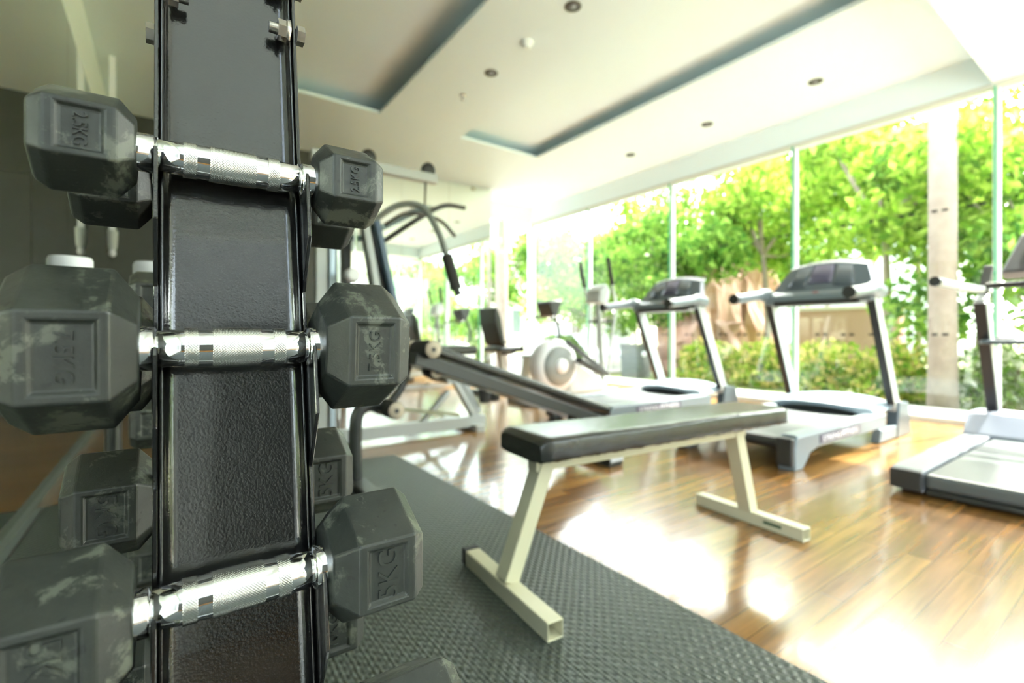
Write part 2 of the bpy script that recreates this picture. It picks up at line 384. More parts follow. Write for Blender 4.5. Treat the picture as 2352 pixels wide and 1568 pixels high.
# floor matting
tag(MB().bb(XL+.045, 1.22, -1.6, 3.05, .0005, .010).build('rubber_mat', MATTING), 'dark green-grey embossed rubber mat under the dumbbell rack', 'floor mat')

# ------------------------------------------------------------------ dumbbells
SPEC = {  # W flat-flat, L between head centres, h half body, taper in, taper out, text, box half x, box half z, text length, height
 '2.5': dict(W=.0625, L=.1785, h=.0183, ti=.0100, to=.009, txt='2.5KG', bx=.0120, bz=.0145, tl=.0215, th=.0075, r=.0125),
 '5':   dict(W=.088, L=.189, h=.0215, ti=.0150, to=.011, txt='5KG', bx=.0150, bz=.0205, tl=.036, th=.0150, r=.0140),
 '7.5': dict(W=.0945, L=.184, h=.0203, ti=.0135, to=.013, txt='7.5KG', bx=.0150, bz=.0215, tl=.031, th=.0090, r=.0140),
 '10':  dict(W=.102, L=.202, h=.0270, ti=.0150, to=.013, txt='10KG', bx=.0180, bz=.0230, tl=.036, th=.0120, r=.0145),
}
def head_mesh(s):
    W, h, ti, to = s['W'], s['h'], s['ti'], s['to']; Rr = W/math.sqrt(3)
    def ring(x, k): return [Vector((x, -k*Rr*cos(R(30+60*i)), k*Rr*sin(R(30+60*i)))) for i in range(6)]
    # vertex 0 at angle 30 (front, up) ... facet between vertex 5 (-30) and 0 (+30) faces -Y
    bm = bmesh.new()
    rings = [[bm.verts.new(v) for v in ring(x, k)] for x, k in ((-(h+ti), .66), (-(h+ti*.82), .72), (-h, 1), (h, 1), (h+to*.85, .84), (h+to, .74))]
    bm.faces.new(rings[0]); bm.faces.new(rings[-1][::-1])
    for a in range(5):
        for i in range(6):
            j = (i+1) % 6
            if a == 2 and i in (5, 2): continue
            bm.faces.new((rings[a][i], rings[a][j], rings[a+1][j], rings[a+1][i]))
    for sgn, (i, j) in ((-1, (5, 0)), (1, (2, 3))):
        y = sgn*W/2; bx, bz, dp = s['bx'], s['bz'], .0026
        q = [rings[2][i], rings[2][j], rings[3][j], rings[3][i]]
        zs = [v.co.z for v in q]
        def inner(y_, m=0): return [bm.verts.new((sx*(bx-m), y_, (1 if z > 0 else -1)*(bz-m))) for sx, z in zip((-1,-1,1,1), zs)]
        a = inner(y); b = inner(y-sgn*dp, .0012)
        for k in range(4):
            l = (k+1) % 4
            bm.faces.new((q[k], q[l], a[l], a[k])); bm.faces.new((a[k], a[l], b[l], b[k]))
        bm.faces.new(b)
    bmesh.ops.recalc_face_normals(bm, faces=bm.faces)
    m = bpy.data.meshes.new('dumbbell_head'); bm.to_mesh(m); bm.free(); m.materials.append(RUBBER); return m
def knurl(mb, x0, x1, r0, pitch=.0019, amp=.00042):
    nseg = int(2*pi*r0/pitch)*4; rows = max(6, int((x1-x0)/pitch*4)); nc = int(2*pi*r0/pitch)
    vs = []
    for i in range(rows+1):
        x = x0+(x1-x0)*i/rows
        for k in range(nseg):
            a = 2*pi*k/nseg; u = a*nc/(2*pi); v = (x-x0)/pitch
            d = min(abs(((u+v) % 1)-.5), abs(((u-v) % 1)-.5))*2
            r_ = r0-amp+amp*2*d; vs.append((x, r_*cos(a), r_*sin(a)))
    fs = [(i*nseg+k, i*nseg+(k+1)%nseg, (i+1)*nseg+(k+1)%nseg, (i+1)*nseg+k) for i in range(rows) for k in range(nseg)]
    mb.add(vs, fs, True)
def make_dumbbell(kind):
    s = SPEC[kind]; r = s['r']; e = s['L']/2-s['h']-s['ti']   # inner face of the head
    root = thing('hex_dumbbell', 'x', 'dumbbell')
    hm = head_mesh(s); tm = text_mesh(s['txt'], s['tl'], s['th'], .0018); tm.materials.append(RUBBER)
    for sg in (1, -1):
        h_ = bpy.data.objects.new('head', hm); COL.objects.link(h_); h_.parent = root
        h_.location = (sg*s['L']/2, 0, 0); h_.rotation_euler = (0, 0 if sg > 0 else pi, 0)
        b = h_.modifiers.new('bevel', 'BEVEL'); b.width = .0014; b.segments = 2; b.limit_method = 'ANGLE'; b.angle_limit = R(22)
        t_ = bpy.data.objects.new('weight_marking', tm); COL.objects.link(t_); t_.parent = h_
        # reading direction +z, letter tops toward the handle (-x), facing -y
        M = Matrix(((0,-1,0),(0,0,-1),(1,0,0))).to_4x4(); t_.matrix_local = Matrix.Translation((0, -s['W']/2+.0020, 0)) @ M
        t_['label'] = 'raised %s marking' % s['txt']
    ce = min(e, .0605)
    prof = [(-e-.004, r*1.10), (-.0515, r*1.10), (-.0505, r*1.06), (-.0500, r*.86), (-.0490, r*.86), (-.0482, r*.92), (-.034, r*.985), (-.016, r*1.03), (.016, r*1.03), (.034, r*.985),
            (.0482, r*.92), (.0490, r*.86), (.0500, r*.86), (.0505, r*1.06), (.0515, r*1.10), (e+.004, r*1.10)]
    hd = MB().lathe([(b_, a_) for a_, b_ in prof], 'x', n=48).build('handle', CHROME, root)
    k = MB(); knurl(k, -.016, .016, r*1.03+.0005); knurl(k, -.033, -.0245, r*1.012+.0005); knurl(k, .0245, .033, r*1.012+.0005)
    k.build('knurled_grip', KNURL, hd)
    return root
proto = {}
def place(kind, x, y, z, roll, label, group='dumbbells on the racks'):
    if kind not in proto: proto[kind] = make_dumbbell(kind); o = proto[kind]
    else: o = copy_tree(proto[kind])
    o.location = (x, y, z); o.rotation_euler = (R(roll), 0, 0); o['label'] = label; o['group'] = group
    return o
XC = .0445
place('2.5', .0430, .448, .934, 0, 'small 2.5KG hex dumbbell, topmost on the front of the near rack')
place('7.5', .0430, .423, .790, 4, 'scuffed 7.5KG hex dumbbell at eye level on the front of the near rack')
place('5',   .0410, .393, .620, 0, '5KG hex dumbbell on the front of the near rack, below the 7.5KG one')
place('10',  .0600, .366, .470, 0, 'hex dumbbell at the bottom edge, lowest on the front of the near rack')
place('2.5', .0500, .550, .930, 0, 'small hex dumbbell behind the topmost 2.5KG one, back of the near rack')
place('7.5', .0520, .577, .782, 0, 'hex dumbbell almost hidden behind the scuffed 7.5KG one, back of the rack')
place('5',   .0500, .602, .638, 0, '5KG hex dumbbell on the back of the near rack, against wood floor')
place('10',  .0560, .628, .455, 0, 'hex dumbbell on the back of the near rack, just below the front 5KG one')
place('5',   .0700, 1.11, .865, 0, 'hex dumbbell in front of the white canisters, upper one on the far rack')
place('5',   .0700, 1.16, .640, 0, 'hex dumbbell on the far rack between the black column and the left 7.5KG head')
place('5',   .0700, 1.21, .400, 0, 'lowest hex dumbbell on the far rack, behind the near rack column')

# ------------------------------------------------------------------ A-frame racks
def column(parent, name, y0, z0, slope, levels, ztop, facing, boltz):
    """channel whose web face runs y = y0 + (z-z0)*slope ; facing -1: opens to -y"""
    hw = .050; tk = .003; rf = .009; f = facing
    prof = []
    for a in range(0, 91, 15): prof.append((-(hw-tk-rf)-rf*cos(R(a)), f*(rf-rf*sin(R(a)))))
    inner = [(-(hw-tk), f*.010)]+prof; inner = inner+[(-x, y) for x, y in inner[::-1]]
    outer = [(x*(hw/(hw-tk)), y-f*tk) for x, y in inner]
    def yw(z): return y0+(z-z0)*slope
    zb = .012; mb = MB(); rows = []
    loop = inner+outer[::-1]
    vs = [(x, yw(z)+y, z) for z in (zb, ztop) for x, y in loop]; n = len(loop)
    mb.add(vs, [(i, (i+1)%n, n+(i+1)%n, n+i) for i in range(n)], True)
    h = len(inner)
    for b in (0, n): mb.add(vs, [(b+i, b+i+1, b+n-2-i, b+n-1-i) for i in range(h-1)])
    mb.build('column' , BLACKG, parent)
    # flange plates with hooked tabs
    front = [(.008, zb)]
    for zh in sorted(levels):
        ah = (yw(zh)-levels[zh])*(-f)*-1 if False else abs(levels[zh]-yw(zh))     # handle axis distance from web
        front += [(.010, zh-.098), (ah+.018, zh-.052), (ah+.0185, zh-.004), (ah+.0170, zh+.002), (ah+.0150, zh-.004)]
        for a in range(-20, -161, -20): front.append((ah+.0145*cos(R(a)), zh+.0145*sin(R(a))))
        front += [(ah-.0150, zh+.004), (.010, zh+.018)]
    front += [(.012, ztop-.15), (.026, ztop-.10), (.026, ztop)]
    poly = [(f*b, z) for b, z in front]+[(-f*tk, ztop), (-f*tk, zb)]
    poly = [(yw(z)+b, z) for b, z in poly]
    for sx in (-1, 1):
        MB().prism(poly, sx*hw, sx*(hw+tk), 'x').build('hook_plate', BLACKG, parent, bevel=.0006, seg=1)
    for zz, sx in boltz:
        b = MB(); yb = yw(zz)+f*.012
        b.lathe([(.0085, sx*(hw+tk)), (.0085, sx*(hw+tk+.0065))], 'x', (0, yb, zz), n=6, smooth=False)
        b.lathe([(.0105, sx*(hw-.006)), (.0105, sx*(hw-.003)), (.009, sx*(hw-.003))], 'x', (0, yb, zz), n=20)
        b.lathe([(.0088, sx*(hw-.013)), (.0088, sx*(hw-.006))], 'x', (0, yb, zz), n=6, smooth=False)
        b.lathe([(.0048, sx*(hw-.020)), (.0050, sx*(hw-.010))], 'x', (0, yb, zz), n=12)
        b.build('bolt', BOLT, parent)
r1 = thing('dumbbell_rack', 'glossy black A-frame dumbbell rack with hooked side plates, nearest the camera', 'dumbbell rack', (XC, 0, 0))
column(r1, 'front', .445, .790, .170, {.934:.448, .790:.423, .620:.393, .470:.366, .30:.335}, 1.30, -1, ((1.078,1),(1.078,-1),(1.125,-1),(1.125,1)))
column(r1, 'rear', .556, .782, -.168, {.930:.550, .782:.577, .638:.602, .455:.628, .30:.660}, 1.09, 1, ((1.06,1),(1.06,-1)))
b = MB(); b.prism([(.40,1.085),(.56,1.04),(.56,1.30),(.40,1.30)], -.046, .046, 'x') if False else None
MB().bb(-.30, .30, .27, .33, 0.0105, .045).build('foot', BLACKG, r1, bevel=.003)
MB().bb(-.30, .30, .65, .71, 0.0105, .045).build('foot', BLACKG, r1, bevel=.003)
MB().bb(-.02, .02, .33, .65, .015, .045).build('base_bar', BLACKG, r1, bevel=.003)
r2 = thing('dumbbell_rack', 'second black dumbbell rack standing behind the near one, mostly hidden', 'dumbbell rack', (.0715, 0, 0))
column(r2, 'front', 1.146, .790, .17, {.865:1.11, .640:1.16-.045, .40:1.08}, 1.02, -1, ())
for zz, yy in ((.865, 1.11), (.640, 1.16), (.40, 1.21)): pass
MB().bb(-.30, .30, .98, 1.04, 0.0105, .045).build('foot', BLACKG, r2, bevel=.003)
MB().bb(-.30, .30, 1.30, 1.36, 0.0105, .045).build('foot', BLACKG, r2, bevel=.003)
MB().bb(-.02, .02, 1.04, 1.30, .015, .045).build('base_bar', BLACKG, r2, bevel=.003)
# align the far rack's dumbbells with its hooks
for o in COL.objects:
    if o.get('category') == 'dumbbell' and o.location.y > 1:
        o.location.y = {.865: 1.11, .64: 1.115, .4: 1.08}[round(o.location.z, 3)]; o.location.x = .0715

# canisters on a small round stand
st = thing('side_stand', 'slim black round-topped stand behind the far dumbbell rack', 'stand', (-.10, 1.42, 0.0105))
MB().lathe([(.155,.745),(.16,.75),(.16,.765),(.155,.769)], n=40).build('table_top', BLACKM, st)
MB().lathe([(.016,.02),(.016,.745)], n=16).build('pole', BLACKM, st)
MB().lathe([(.13,.0),(.13,.012),(.02,.022)], n=32).build('base', BLACKM, st)
for x, y, lb in ((-.170, 1.40, 'white round canister at the left, its top just above the left 7.5KG head'), (-.026, 1.40, 'white round canister standing right beside the black rack column')):
    cn = thing('white_canister', lb, 'canister', (x, y, .780), 0, 'white canisters on the stand')
    MB().lathe([(.034,0),(.036,.004),(.036,.145),(.033,.15)], n=32).build('body', WHITEM, cn)
    MB().lathe([(.037,.150),(.038,.154),(.038,.180),(.035,.186)], n=32).build('lid', LABELW, cn)
# hanging pull cord
pc = thing('pull_cord', 'white pull cord with rounded end hanging from the ceiling near the left mirror', 'pull cord', (-.386, 5.4, 1.47))
MB().bb(-.022, .022, -.008, .008, .22, 1.73).build('cord', LABELW, pc)
MB().lathe([(.028,.06),(.034,.10),(.040,.225)], n=16).build('tassel', WHITEM, pc)
MB().lathe([(.008,0),(.022,.012),(.026,.03),(.02,.055),(.012,.065)], n=16).build('cord_knob', LABELW, pc)

# ------------------------------------------------------------------ flat bench
fb = thing('flat_bench', 'flat weight bench with black vinyl pad and cream steel legs, standing half on the mat', 'bench', (.837, 1.20, 0), R(-4.6))
BL = 1.20  # distance between feet
def foot(x, y0, y1, z0):
    m = MB(); w_ = .05; th = .0035
    m.bb(x-w_/2, x+w_/2, y0, y1, z0, z0+th); m.bb(x-w_/2, x+w_/2, y0, y1, z0+w_-th, z0+w_)
    m.bb(x-w_/2, x-w_/2+th, y0, y1, z0+th, z0+w_-th); m.bb(x+w_/2-th, x+w_/2, y0, y1, z0+th, z0+w_-th)
    return m
foot(0, -.25, .235, .0105).build('foot', CREAM, fb, bevel=.0015, seg=1)
foot(BL, -.245, .245, .001).build('foot', CREAM, fb, bevel=.0015, seg=1)
MB().bb(-.028, .028, .235, .262, .0105, .064).build('end_cap', BLACKP, fb, bevel=.003)
MB().bar((.0, 0, .058), (.135, 0, .40), .05, .06, (0,1,0)).build('leg', CREAM, fb, bevel=.003)
MB().bar((BL, 0, .050), (BL-.10, 0, .40), .05, .06, (0,1,0)).build('leg', CREAM, fb, bevel=.003)
MB().bb(.09, BL-.05, -.025, .025, .375, .425).build('seat_rail', CREAM, fb, bevel=.003)
pad = MB()
x0, x1, yw_, z0, z1 = .045, 1.30, .128, .425, .498
rows = []
nx, N = 60, 36
def pad_sec(x, k, zlo, zhi):
    out = []
    for i in range(N):
        a = 2*pi*i/N; cx, cz = cos(a), sin(a)
        e = .28
        y = yw_*k*math.copysign(abs(cx)**e, cx); z = (zlo+zhi)/2+(zhi-zlo)/2*math.copysign(abs(cz)**e, cz)
        if z < zlo+.012: z += .004*sin(x*61+i)*random.random()
        out.append((x, y, z))
    return out
secs = []
for i in range(nx+1):
    t_ = i/nx; x = x0+(x1-x0)*t_; e = min(t_, 1-t_)*(x1-x0)
    k = 1-.09*max(0, 1-e/.03)**2; sh = .016*max(0, 1-e/.025)**2
    secs.append(pad_sec(x, k*(1+.006*sin(x*47)), z0, z1-sh+.002*sin(x*9)))
vs = [v for s_ in secs for v in s_]
pad.add(vs, [(i*N+k, i*N+(k+1)%N, (i+1)*N+(k+1)%N, (i+1)*N+k) for i in range(nx) for k in range(N)], True)
pad.add(secs[0], [tuple(range(N))]); pad.add(secs[-1], [tuple(range(N))])
pad.build('pad', VINYL, fb)
MB().bb(BL-.0262, BL-.0252, -.16, -.085, .022, .034).build('sticker', mat('sticker_green_black', (.05,.09,.05), .5), fb)

# ------------------------------------------------------------------ sit-up bench
sb = thing('decline_sit_up_bench', 'black decline sit-up bench with foam leg rollers between the rack and the treadmills', 'bench', (0, 0, 0))
YS = 2.46
hi = Vector((1.05, YS, .735)); lo = Vector((2.50, YS, .275))
ax = (lo-hi).normalized()
MB().bar(hi+Vector((.06,0,0)), lo, .28, .050, (0,0,1)).build('pad', VINYL, sb, bevel=.018, seg=3)
MB().bar(hi+Vector((0,0,-.059)), lo+Vector((-.1,0,-.059)), .27, .065).build('main_rail', BLACKM, sb, bevel=.004)
def roller(x, z, y0, y1, r=.047):
    q = MB().lathe([(r*.96, y0), (r, y0+.01), (r, y1-.01), (r*.96, y1)], 'y', (x, 0, z), n=26).build('foam_roller', FOAM, sb)
    MB().lathe([(.012, y0-.004), (r*.9, y0-.003), (r*.93, y0-.0005)], 'y', (x, 0, z), n=26, caps=False).build('roller_end', PINKC, q)
    MB().lathe([(.013, y0-.006), (.013, y0+.002)], 'y', (x, 0, z), n=14).build('axle', BLACKP, q)
roller(1.12, .722, 2.27, 2.47); roller(1.12, .722, 2.53, 2.73)
roller(.965, .405, 2.38, 2.50); roller(.965, .405, 2.56, 2.70)
roller(1.185, .60, 2.36, 2.47, .04)
MB().tube(smooth_path([(.80,2.53,.012),(.80,2.53,.30),(.815,2.53,.39),(.87,2.53,.425),(.97,2.53,.42)]), .034, 16).build('front_leg', BLACKM, sb)
MB().tube(smooth_path([(.97,2.53,.405),(1.06,2.53,.52),(1.12,2.53,.72)]), .022, 14).build('roller_post', BLACKM, sb)
MB().bb(.76, .84, 2.23, 2.83, .0105, .05).build('floor_foot', BLACKM, sb, bevel=.004)
MB().bar((2.22, YS, .05), (2.28, YS, .29), .05, .05, (0,1,0)).build('rear_leg', BLACKM, sb, bevel=.003)
f = MB().bb(2.16, 2.28, 2.02, 2.90, .001, .055).build('floor_foot', BLACKM, sb, bevel=.006)
MB().bb(2.165, 2.275, 2.012, 2.06, .03, .06).build('end_cap', mat('pale_cap', (.5,.52,.54), .3), f, bevel=.004)

# ------------------------------------------------------------------ treadmills
def treadmill(loc, label, two=True):
    t_ = thing('treadmill', label, 'treadmill', loc, 0, 'treadmills facing the garden')
    W = .80; hw = W/2
    # side rails with arched underside
    for s in (-1, 1):
        ys = (s*hw, s*(hw-.10))
        poly = [(0,.0),(.10,.0),(.20,.085),(.30,.105),(1.45,.10),(1.45,.20),(.03,.20),(.0,.12)]
        sr = MB().prism(poly, min(ys), max(ys), 'y').build('side_rail', SILVER, t_, bevel=.008, seg=2)
        if s < 0:
            p = MB().bb(.32, .95, -hw-.003, -hw, .125, .178).build('label_plate', mat('label_mauve', (.09,.08,.12), .4), sr)
            for wd, cx, ln in (('STRENG', .49, .26), ('FITNESS', .78, .27)):
                tm = text_mesh(wd, ln, .034, .003); tm.materials.append(LABELW)
                to = bpy.data.objects.new('rail_lettering', tm); COL.objects.link(to); to.parent = sr
                to.matrix_local = Matrix.Translation((cx, -hw-.004, .150)) @ Matrix.Rotation(R(90), 4, 'X')
        MB().bb(-.035, .004, min(ys)+.004, max(ys)-.004, .03, .195).build('rear_cap', BLACKP, sr, bevel=.008)
        sk = MB().bb(.03, 1.40, min(ys)+.012, max(ys)-.012, .2005, .208).build('foot_rail', mat('pale_grip_strip', (.24,.28,.29), .35), t_, bevel=.003)
    MB().bb(.02, 1.5, -hw+.11, hw-.11, .155, .185).build('belt', BELT, t_, bevel=.012, seg=3)
    MB().lathe([(.035, -hw+.105), (.035, hw-.105)], 'y', (.02, 0, .15), n=20).build('rear_roller', BLACKP, t_)
    MB().bb(.05, 1.45, -hw+.12, hw-.12, .11, .15).build('deck', BLACKP, t_)
    # motor hood: arched across, sloping to the back
    g = []; nn = 24
    for x, lo_, k in ((1.225,1,0),(1.215,1,.4),(1.235,0,.75),(1.33,0,.97),(1.50,0,1.06),(1.70,0,1.0),(1.82,0,.7),(1.87,0,.1)):
        row = []
        for j in range(nn+1):
            u = -1+2*j/nn; y = u*(hw-.008); arch = math.sqrt(max(0, 1-u*u)); a2 = math.sqrt(max(0, 1-(u/.74)**2))
            hgt = .225+.085*arch; opn = .186+.052*a2
            z = opn+(hgt-opn)*k if lo_ else .15+(hgt-.15)*k
            row.append((x+(.09*u*u if x < 1.4 else 0), y, z))
        g.append(row)
    mh = MB().grid(g).build('motor_cover', mat('motor_cover_paint', (.19,.24,.28), .3), t_)
    MB().bb(1.30, 1.36, -.30, .30, .15, .235).build('belt_inlet', BLACKP, mh)
    for s in (-1, 1):
        b0 = Vector((1.79, s*(hw-.02), .02)); b1 = Vector((1.27, s*(hw-.03), 1.10))
        up = MB().bar(b0, b1, .055, .11, (1,0,0)).build('upright', WHITEM, t_, bevel=.01)
        d_ = (b1-b0).normalized()
        MB().bar(b0+d_*.25+Vector((-.058,0,.01)), b1-d_*.02+Vector((-.058,0,.01)), .050, .016, (1,0,0)).build('black_strip', BLACKP, up)
        MB().prism([(1.60,.0),(1.93,.0),(1.86,.26),(1.66,.28)], s*(hw-.055), s*(hw+.025), 'y').build('upright_base', BLUEG, t_, bevel=.01)
        MB().prism([(1.25,.005),(1.62,.005),(1.62,.10),(1.30,.10)], s*(hw-.04), s*(hw+.02), 'y').build('frame_foot', SILVER, t_, bevel=.008)
        hr = MB().tube(smooth_path([(1.34, s*(hw-.01), 1.12),(1.20, s*(hw-.005), 1.135),(1.0, s*(hw), 1.11),(.78, s*(hw+.005), 1.085)]), [.055]*7+[.040]*12, 14).build('handrail', SILVER, t_)
        MB().lathe([(.041,0),(.041,.035)], 'x', (.745, s*(hw+.005), 1.084), n=18).build('grip_end', BLACKP, hr)
    MB().prism([(1.20,1.05),(1.34,1.03),(1.40,1.13),(1.28,1.16),(1.20,1.12)], -hw+.01, hw-.01, 'y').build('crossbar', SILVER, t_, bevel=.015, seg=3)
    MB().bb(1.165, 1.22, -hw+.09, hw-.10, 1.035, 1.075).build('pulse_bar', BLACKP, t_, bevel=.012, seg=3)
    # console: raked trapezoid panel with depth, back rim arched
    nn = 16; front = []; top = []
    def ctop(u): return 1.385-.035*u*u
    rowsA = []
    for k in range(7):
        v = k/6; row = []
        for j in range(nn+1):
            u = -1+2*j/nn; half = (.385-(.10)*v)
            row.append((1.25+.17*v+.02*u*u, u*half, 1.12+(ctop(u)-1.12)*v))
        rowsA.append(row)
    rowsB = [[(x+.05+.03*(1-i/6), y*1.02, z+.012) for x, y, z in r_] for i, r_ in enumerate(rowsA)]
    cs = MB(); cs.grid(rowsA); cs.grid(rowsB)
    for a, b_ in ((rowsA[0], rowsB[0]), (rowsA[-1], rowsB[-1])): cs.grid([a, b_])
    cs.grid([[r_[0] for r_ in rowsA], [r_[0] for r_ in rowsB]]); cs.grid([[r_[-1] for r_ in rowsA], [r_[-1] for r_ in rowsB]])
    co = cs.build('console', BLUEG, t_)
    MB().tube([(1.475+.02*(-1+j/8)**2, (-1+j/8)*.295, ctop(-1+j/8)+.008) for j in range(17)], .016, 10).build('console_rim', LABELW, co)
    def panel(u0, u1, v0, v1, m, nm):
        rws = []
        for v in (v0, v1):
            rws.append([(1.25+.17*v+.02*u*u-.004, u*(.385-.10*v), 1.12+(ctop(u)-1.12)*v+.003) for u in [u0+(u1-u0)*i/6 for i in range(7)]])
        q = MB().grid(rws).build(nm, m, co); sm = q.modifiers.new('s', 'SOLIDIFY'); sm.thickness = .003
    panel(-.25, .25, .35, .92, SCREENP, 'display'); panel(-.68, -.29, .25, .92, SCREEN, 'button_panel'); panel(.29, .68, .25, .92, SCREEN, 'button_panel')
    MB().bb(1.225, 1.235, -.02, .02, 1.115, 1.14).build('stop_button', REDP, co)
    return t_
t2 = treadmill((2.97, 1.73, 0), 'grey treadmill right behind the flat bench, its lettered side rail in full view')
t1 = copy_tree(t2); t1.location = (2.97, 3.17, 0)
t1['label'] = 'grey treadmill farther back, its deck partly hidden by the flat bench pad'
# third treadmill, another model, cut by the right edge
t3 = thing('treadmill', 'black and silver treadmill cut off by the right edge, sun on its wide belt', 'treadmill', (3.0, .50, 0), 0, 'treadmills facing the garden')
hw = .39
MB().bb(.0, .03, hw-.13, hw, .03, .125).build('rear_cap', BLACKP, t3, bevel=.006)
MB().bb(.0, .03, -hw, -hw+.13, .03, .125).build('rear_cap', BLACKP, t3, bevel=.006)
for s in (-1, 1):
    MB().bb(.03, 1.45, s*hw, s*(hw-.13), .02, .13).build('side_rail', mat('silver_rail_paint', (.32,.33,.35), .25, .3), t3, bevel=.006)
    MB().bb(.12, .20, s*(hw-.02), s*(hw-.10), .0005, .022).build('rubber_foot', BLACKP, t3)
    MB().bb(1.3, 1.38, s*(hw-.02), s*(hw-.10), .0005, .022).build('rubber_foot', BLACKP, t3)
MB().bb(.015, 1.45, -hw+.135, hw-.135, .045, .118).build('belt', mat('dark_belt', (.08,.09,.09), .33), t3, bevel=.02, seg=3)
MB().bb(.03, 1.45, -hw+.14, hw-.14, .018, .04).build('frame_pan', BLACKM, t3)
MB().prism([(1.38,.131),(1.45,.02),(1.98,.02),(1.98,.14),(1.80,.27),(1.55,.27)], -hw-.01, hw+.01, 'y').build('motor_cover', mat('cover_silver', (.27,.29,.35), .2, .3), t3, bevel=.02, seg=3)
for s in (-1, 1):
    b0 = Vector((1.82, s*(hw-.09), .12)); b1 = Vector((1.40, s*(hw-.09), 1.05))
    up = MB().bar(b0, b1, .06, .10, (1,0,0)).build('upright', WHITEM, t3, bevel=.008)
    MB().bar(b0+Vector((-.062,0,.04)), b1+Vector((-.062,0,-.04)), .062, .03, (1,0,0)).build('black_strip', BLACKP, up, bevel=.006)
    h_ = MB().tube(smooth_path([(1.56, s*(hw-.09), 1.10),(1.30, s*(hw-.07), 1.10),(.95, s*(hw-.05), 1.10),(.62, s*(hw-.04), 1.105)]), .026, 16).build('handrail', WHITEM, t3)
    MB().lathe([(.028,0),(.028,.04)], 'x', (.585, s*(hw-.04), 1.105), n=18).build('grip_end', BLACKP, h_)
    MB().bar((1.44, s*(hw-.09), 1.08), (1.60, s*(hw-.09), 1.26), .04, .05, (0,1,0)).build('console_arm', BLACKP, t3, bevel=.004)
tr = MB().prism([(-.30,1.50),(-.36,1.42),(-.33,1.32),(.33,1.32),(.36,1.42),(.30,1.50)][::1] and [(1.50,-.34),(1.62,-.30),(1.62,.30),(1.50,.34),(1.38,.30),(1.36,0),(1.38,-.30)], .735, .765, 'z').build('tray', BLUEG, t3, bevel=.012, seg=3)
for y in (-.2, .2): MB().lathe([(.048,.766),(.052,.772),(.052,.778),(.045,.779),(.040,.766)], 'z', (1.47, y, 0), n=26, caps=False).build('cup_ring', BLACKP, tr)
cv = [(1.56,.24,1.22),(1.56,-.24,1.22),(1.66,-.24,1.17),(1.66,.24,1.17),(1.84,.18,1.50),(1.84,-.18,1.50),(1.92,-.18,1.47),(1.92,.18,1.47)]
cc = MB().add(cv, [(0,1,2,3),(4,7,6,5),(0,4,5,1),(1,5,6,2),(2,6,7,3),(3,7,4,0)]).build('console', mat('console_charcoal', (.028,.028,.036), .3), t3, bevel=.015, seg=3)
MB().bar((1.60,0,1.275), (1.80,0,1.475), .26, .012, (0,0,1)).build('display', SCREEN, cc)
MB().tube([(1.40,-.28,1.12),(1.40,.28,1.12)], .02, 14).build('pulse_bar', BLACKP, t3)

# ------------------------------------------------------------------ elliptical trainer
el = thing('elliptical_trainer', 'white elliptical trainer with round flywheel shroud beyond the farther treadmill', 'elliptical', (0, 4.42, 0))
MB().bb(3.30, 4.85, -.05, .05, .03, .10).build('base_beam', WHITEM, el, bevel=.01)
for x in (3.34, 4.80): MB().bb(x-.05, x+.05, -.30, .30, .0005, .06).build('floor_foot', WHITEM, el, bevel=.01)
sh = MB().lathe([(.10,-.12),(.27,-.11),(.31,-.07),(.32,0),(.31,.07),(.27,.11),(.10,.12)], 'y', (3.76, 0, .43), n=44).build('flywheel_shroud', LABELW, el)
MB().lathe([(.10,-.150),(.22,-.148),(.235,-.118)], 'y', (3.76, 0, .43), n=40).build('crank_disc', mat('grey_disc', (.30,.32,.31), .35), sh)
MB().lathe([(.03,-.18),(.085,-.175),(.09,-.148)], 'y', (3.76, 0, .43), n=28).build('hub', LABELW, sh)
MB().prism([(3.50,.08),(4.55,.08),(4.62,.16),(4.10,.46),(3.9,.72),(3.7,.76),(3.50,.5)], -.07, .07, 'y').build('side_shroud', WHITEM, el, bevel=.02, seg=3)
for s in (-1, 1):
    MB().bar((3.80, s*.19, .62-.1*s), (4.50, s*.19, .30), .05, .05).build('link_arm', mat('dark_link', (.05,.05,.05), .4), el, bevel=.01)
    MB().prism([(3.95,.47),(4.35,.30),(4.36,.34),(3.97,.52)], s*.22-.06, s*.22+.06, 'y').build('pedal', BLACKP, el, bevel=.008)
    MB().tube(smooth_path([(4.50, s*.19, .28),(4.56, s*.20, .80),(4.60, s*.22, 1.15),(4.52, s*.24, 1.38),(4.46, s*.25, 1.62),(4.44, s*.24, 1.74)]), .018, 10).build('moving_handle', WHITEM, el)
    MB().tube(smooth_path([(4.515, s*.245, 1.42),(4.46, s*.25, 1.62),(4.44, s*.24, 1.75)]), .026, 10).build('hand_grip', FOAM, el)
MB().tube([(4.60, 0, .10),(4.56, 0, .60),(4.50, 0, 1.30)], .035, 14).build('mast', mat('grey_mast', (.25,.26,.24), .3, .5), el)
MB().prism([(4.40,1.20),(4.56,1.18),(4.62,1.36),(4.54,1.45),(4.42,1.36)], -.13, .13, 'y').build('console', WHITEM, el, bevel=.03, seg=3)
MB().lathe([(.02,4.46),(.02,4.66)], 'x', (0,0,.97), n=10).build('pivot', BLACKM, el)
MB().tube([(4.56,-.22,.97),(4.56,.22,.97)], .014, 10).build('cross_axle', BLACKM, el)

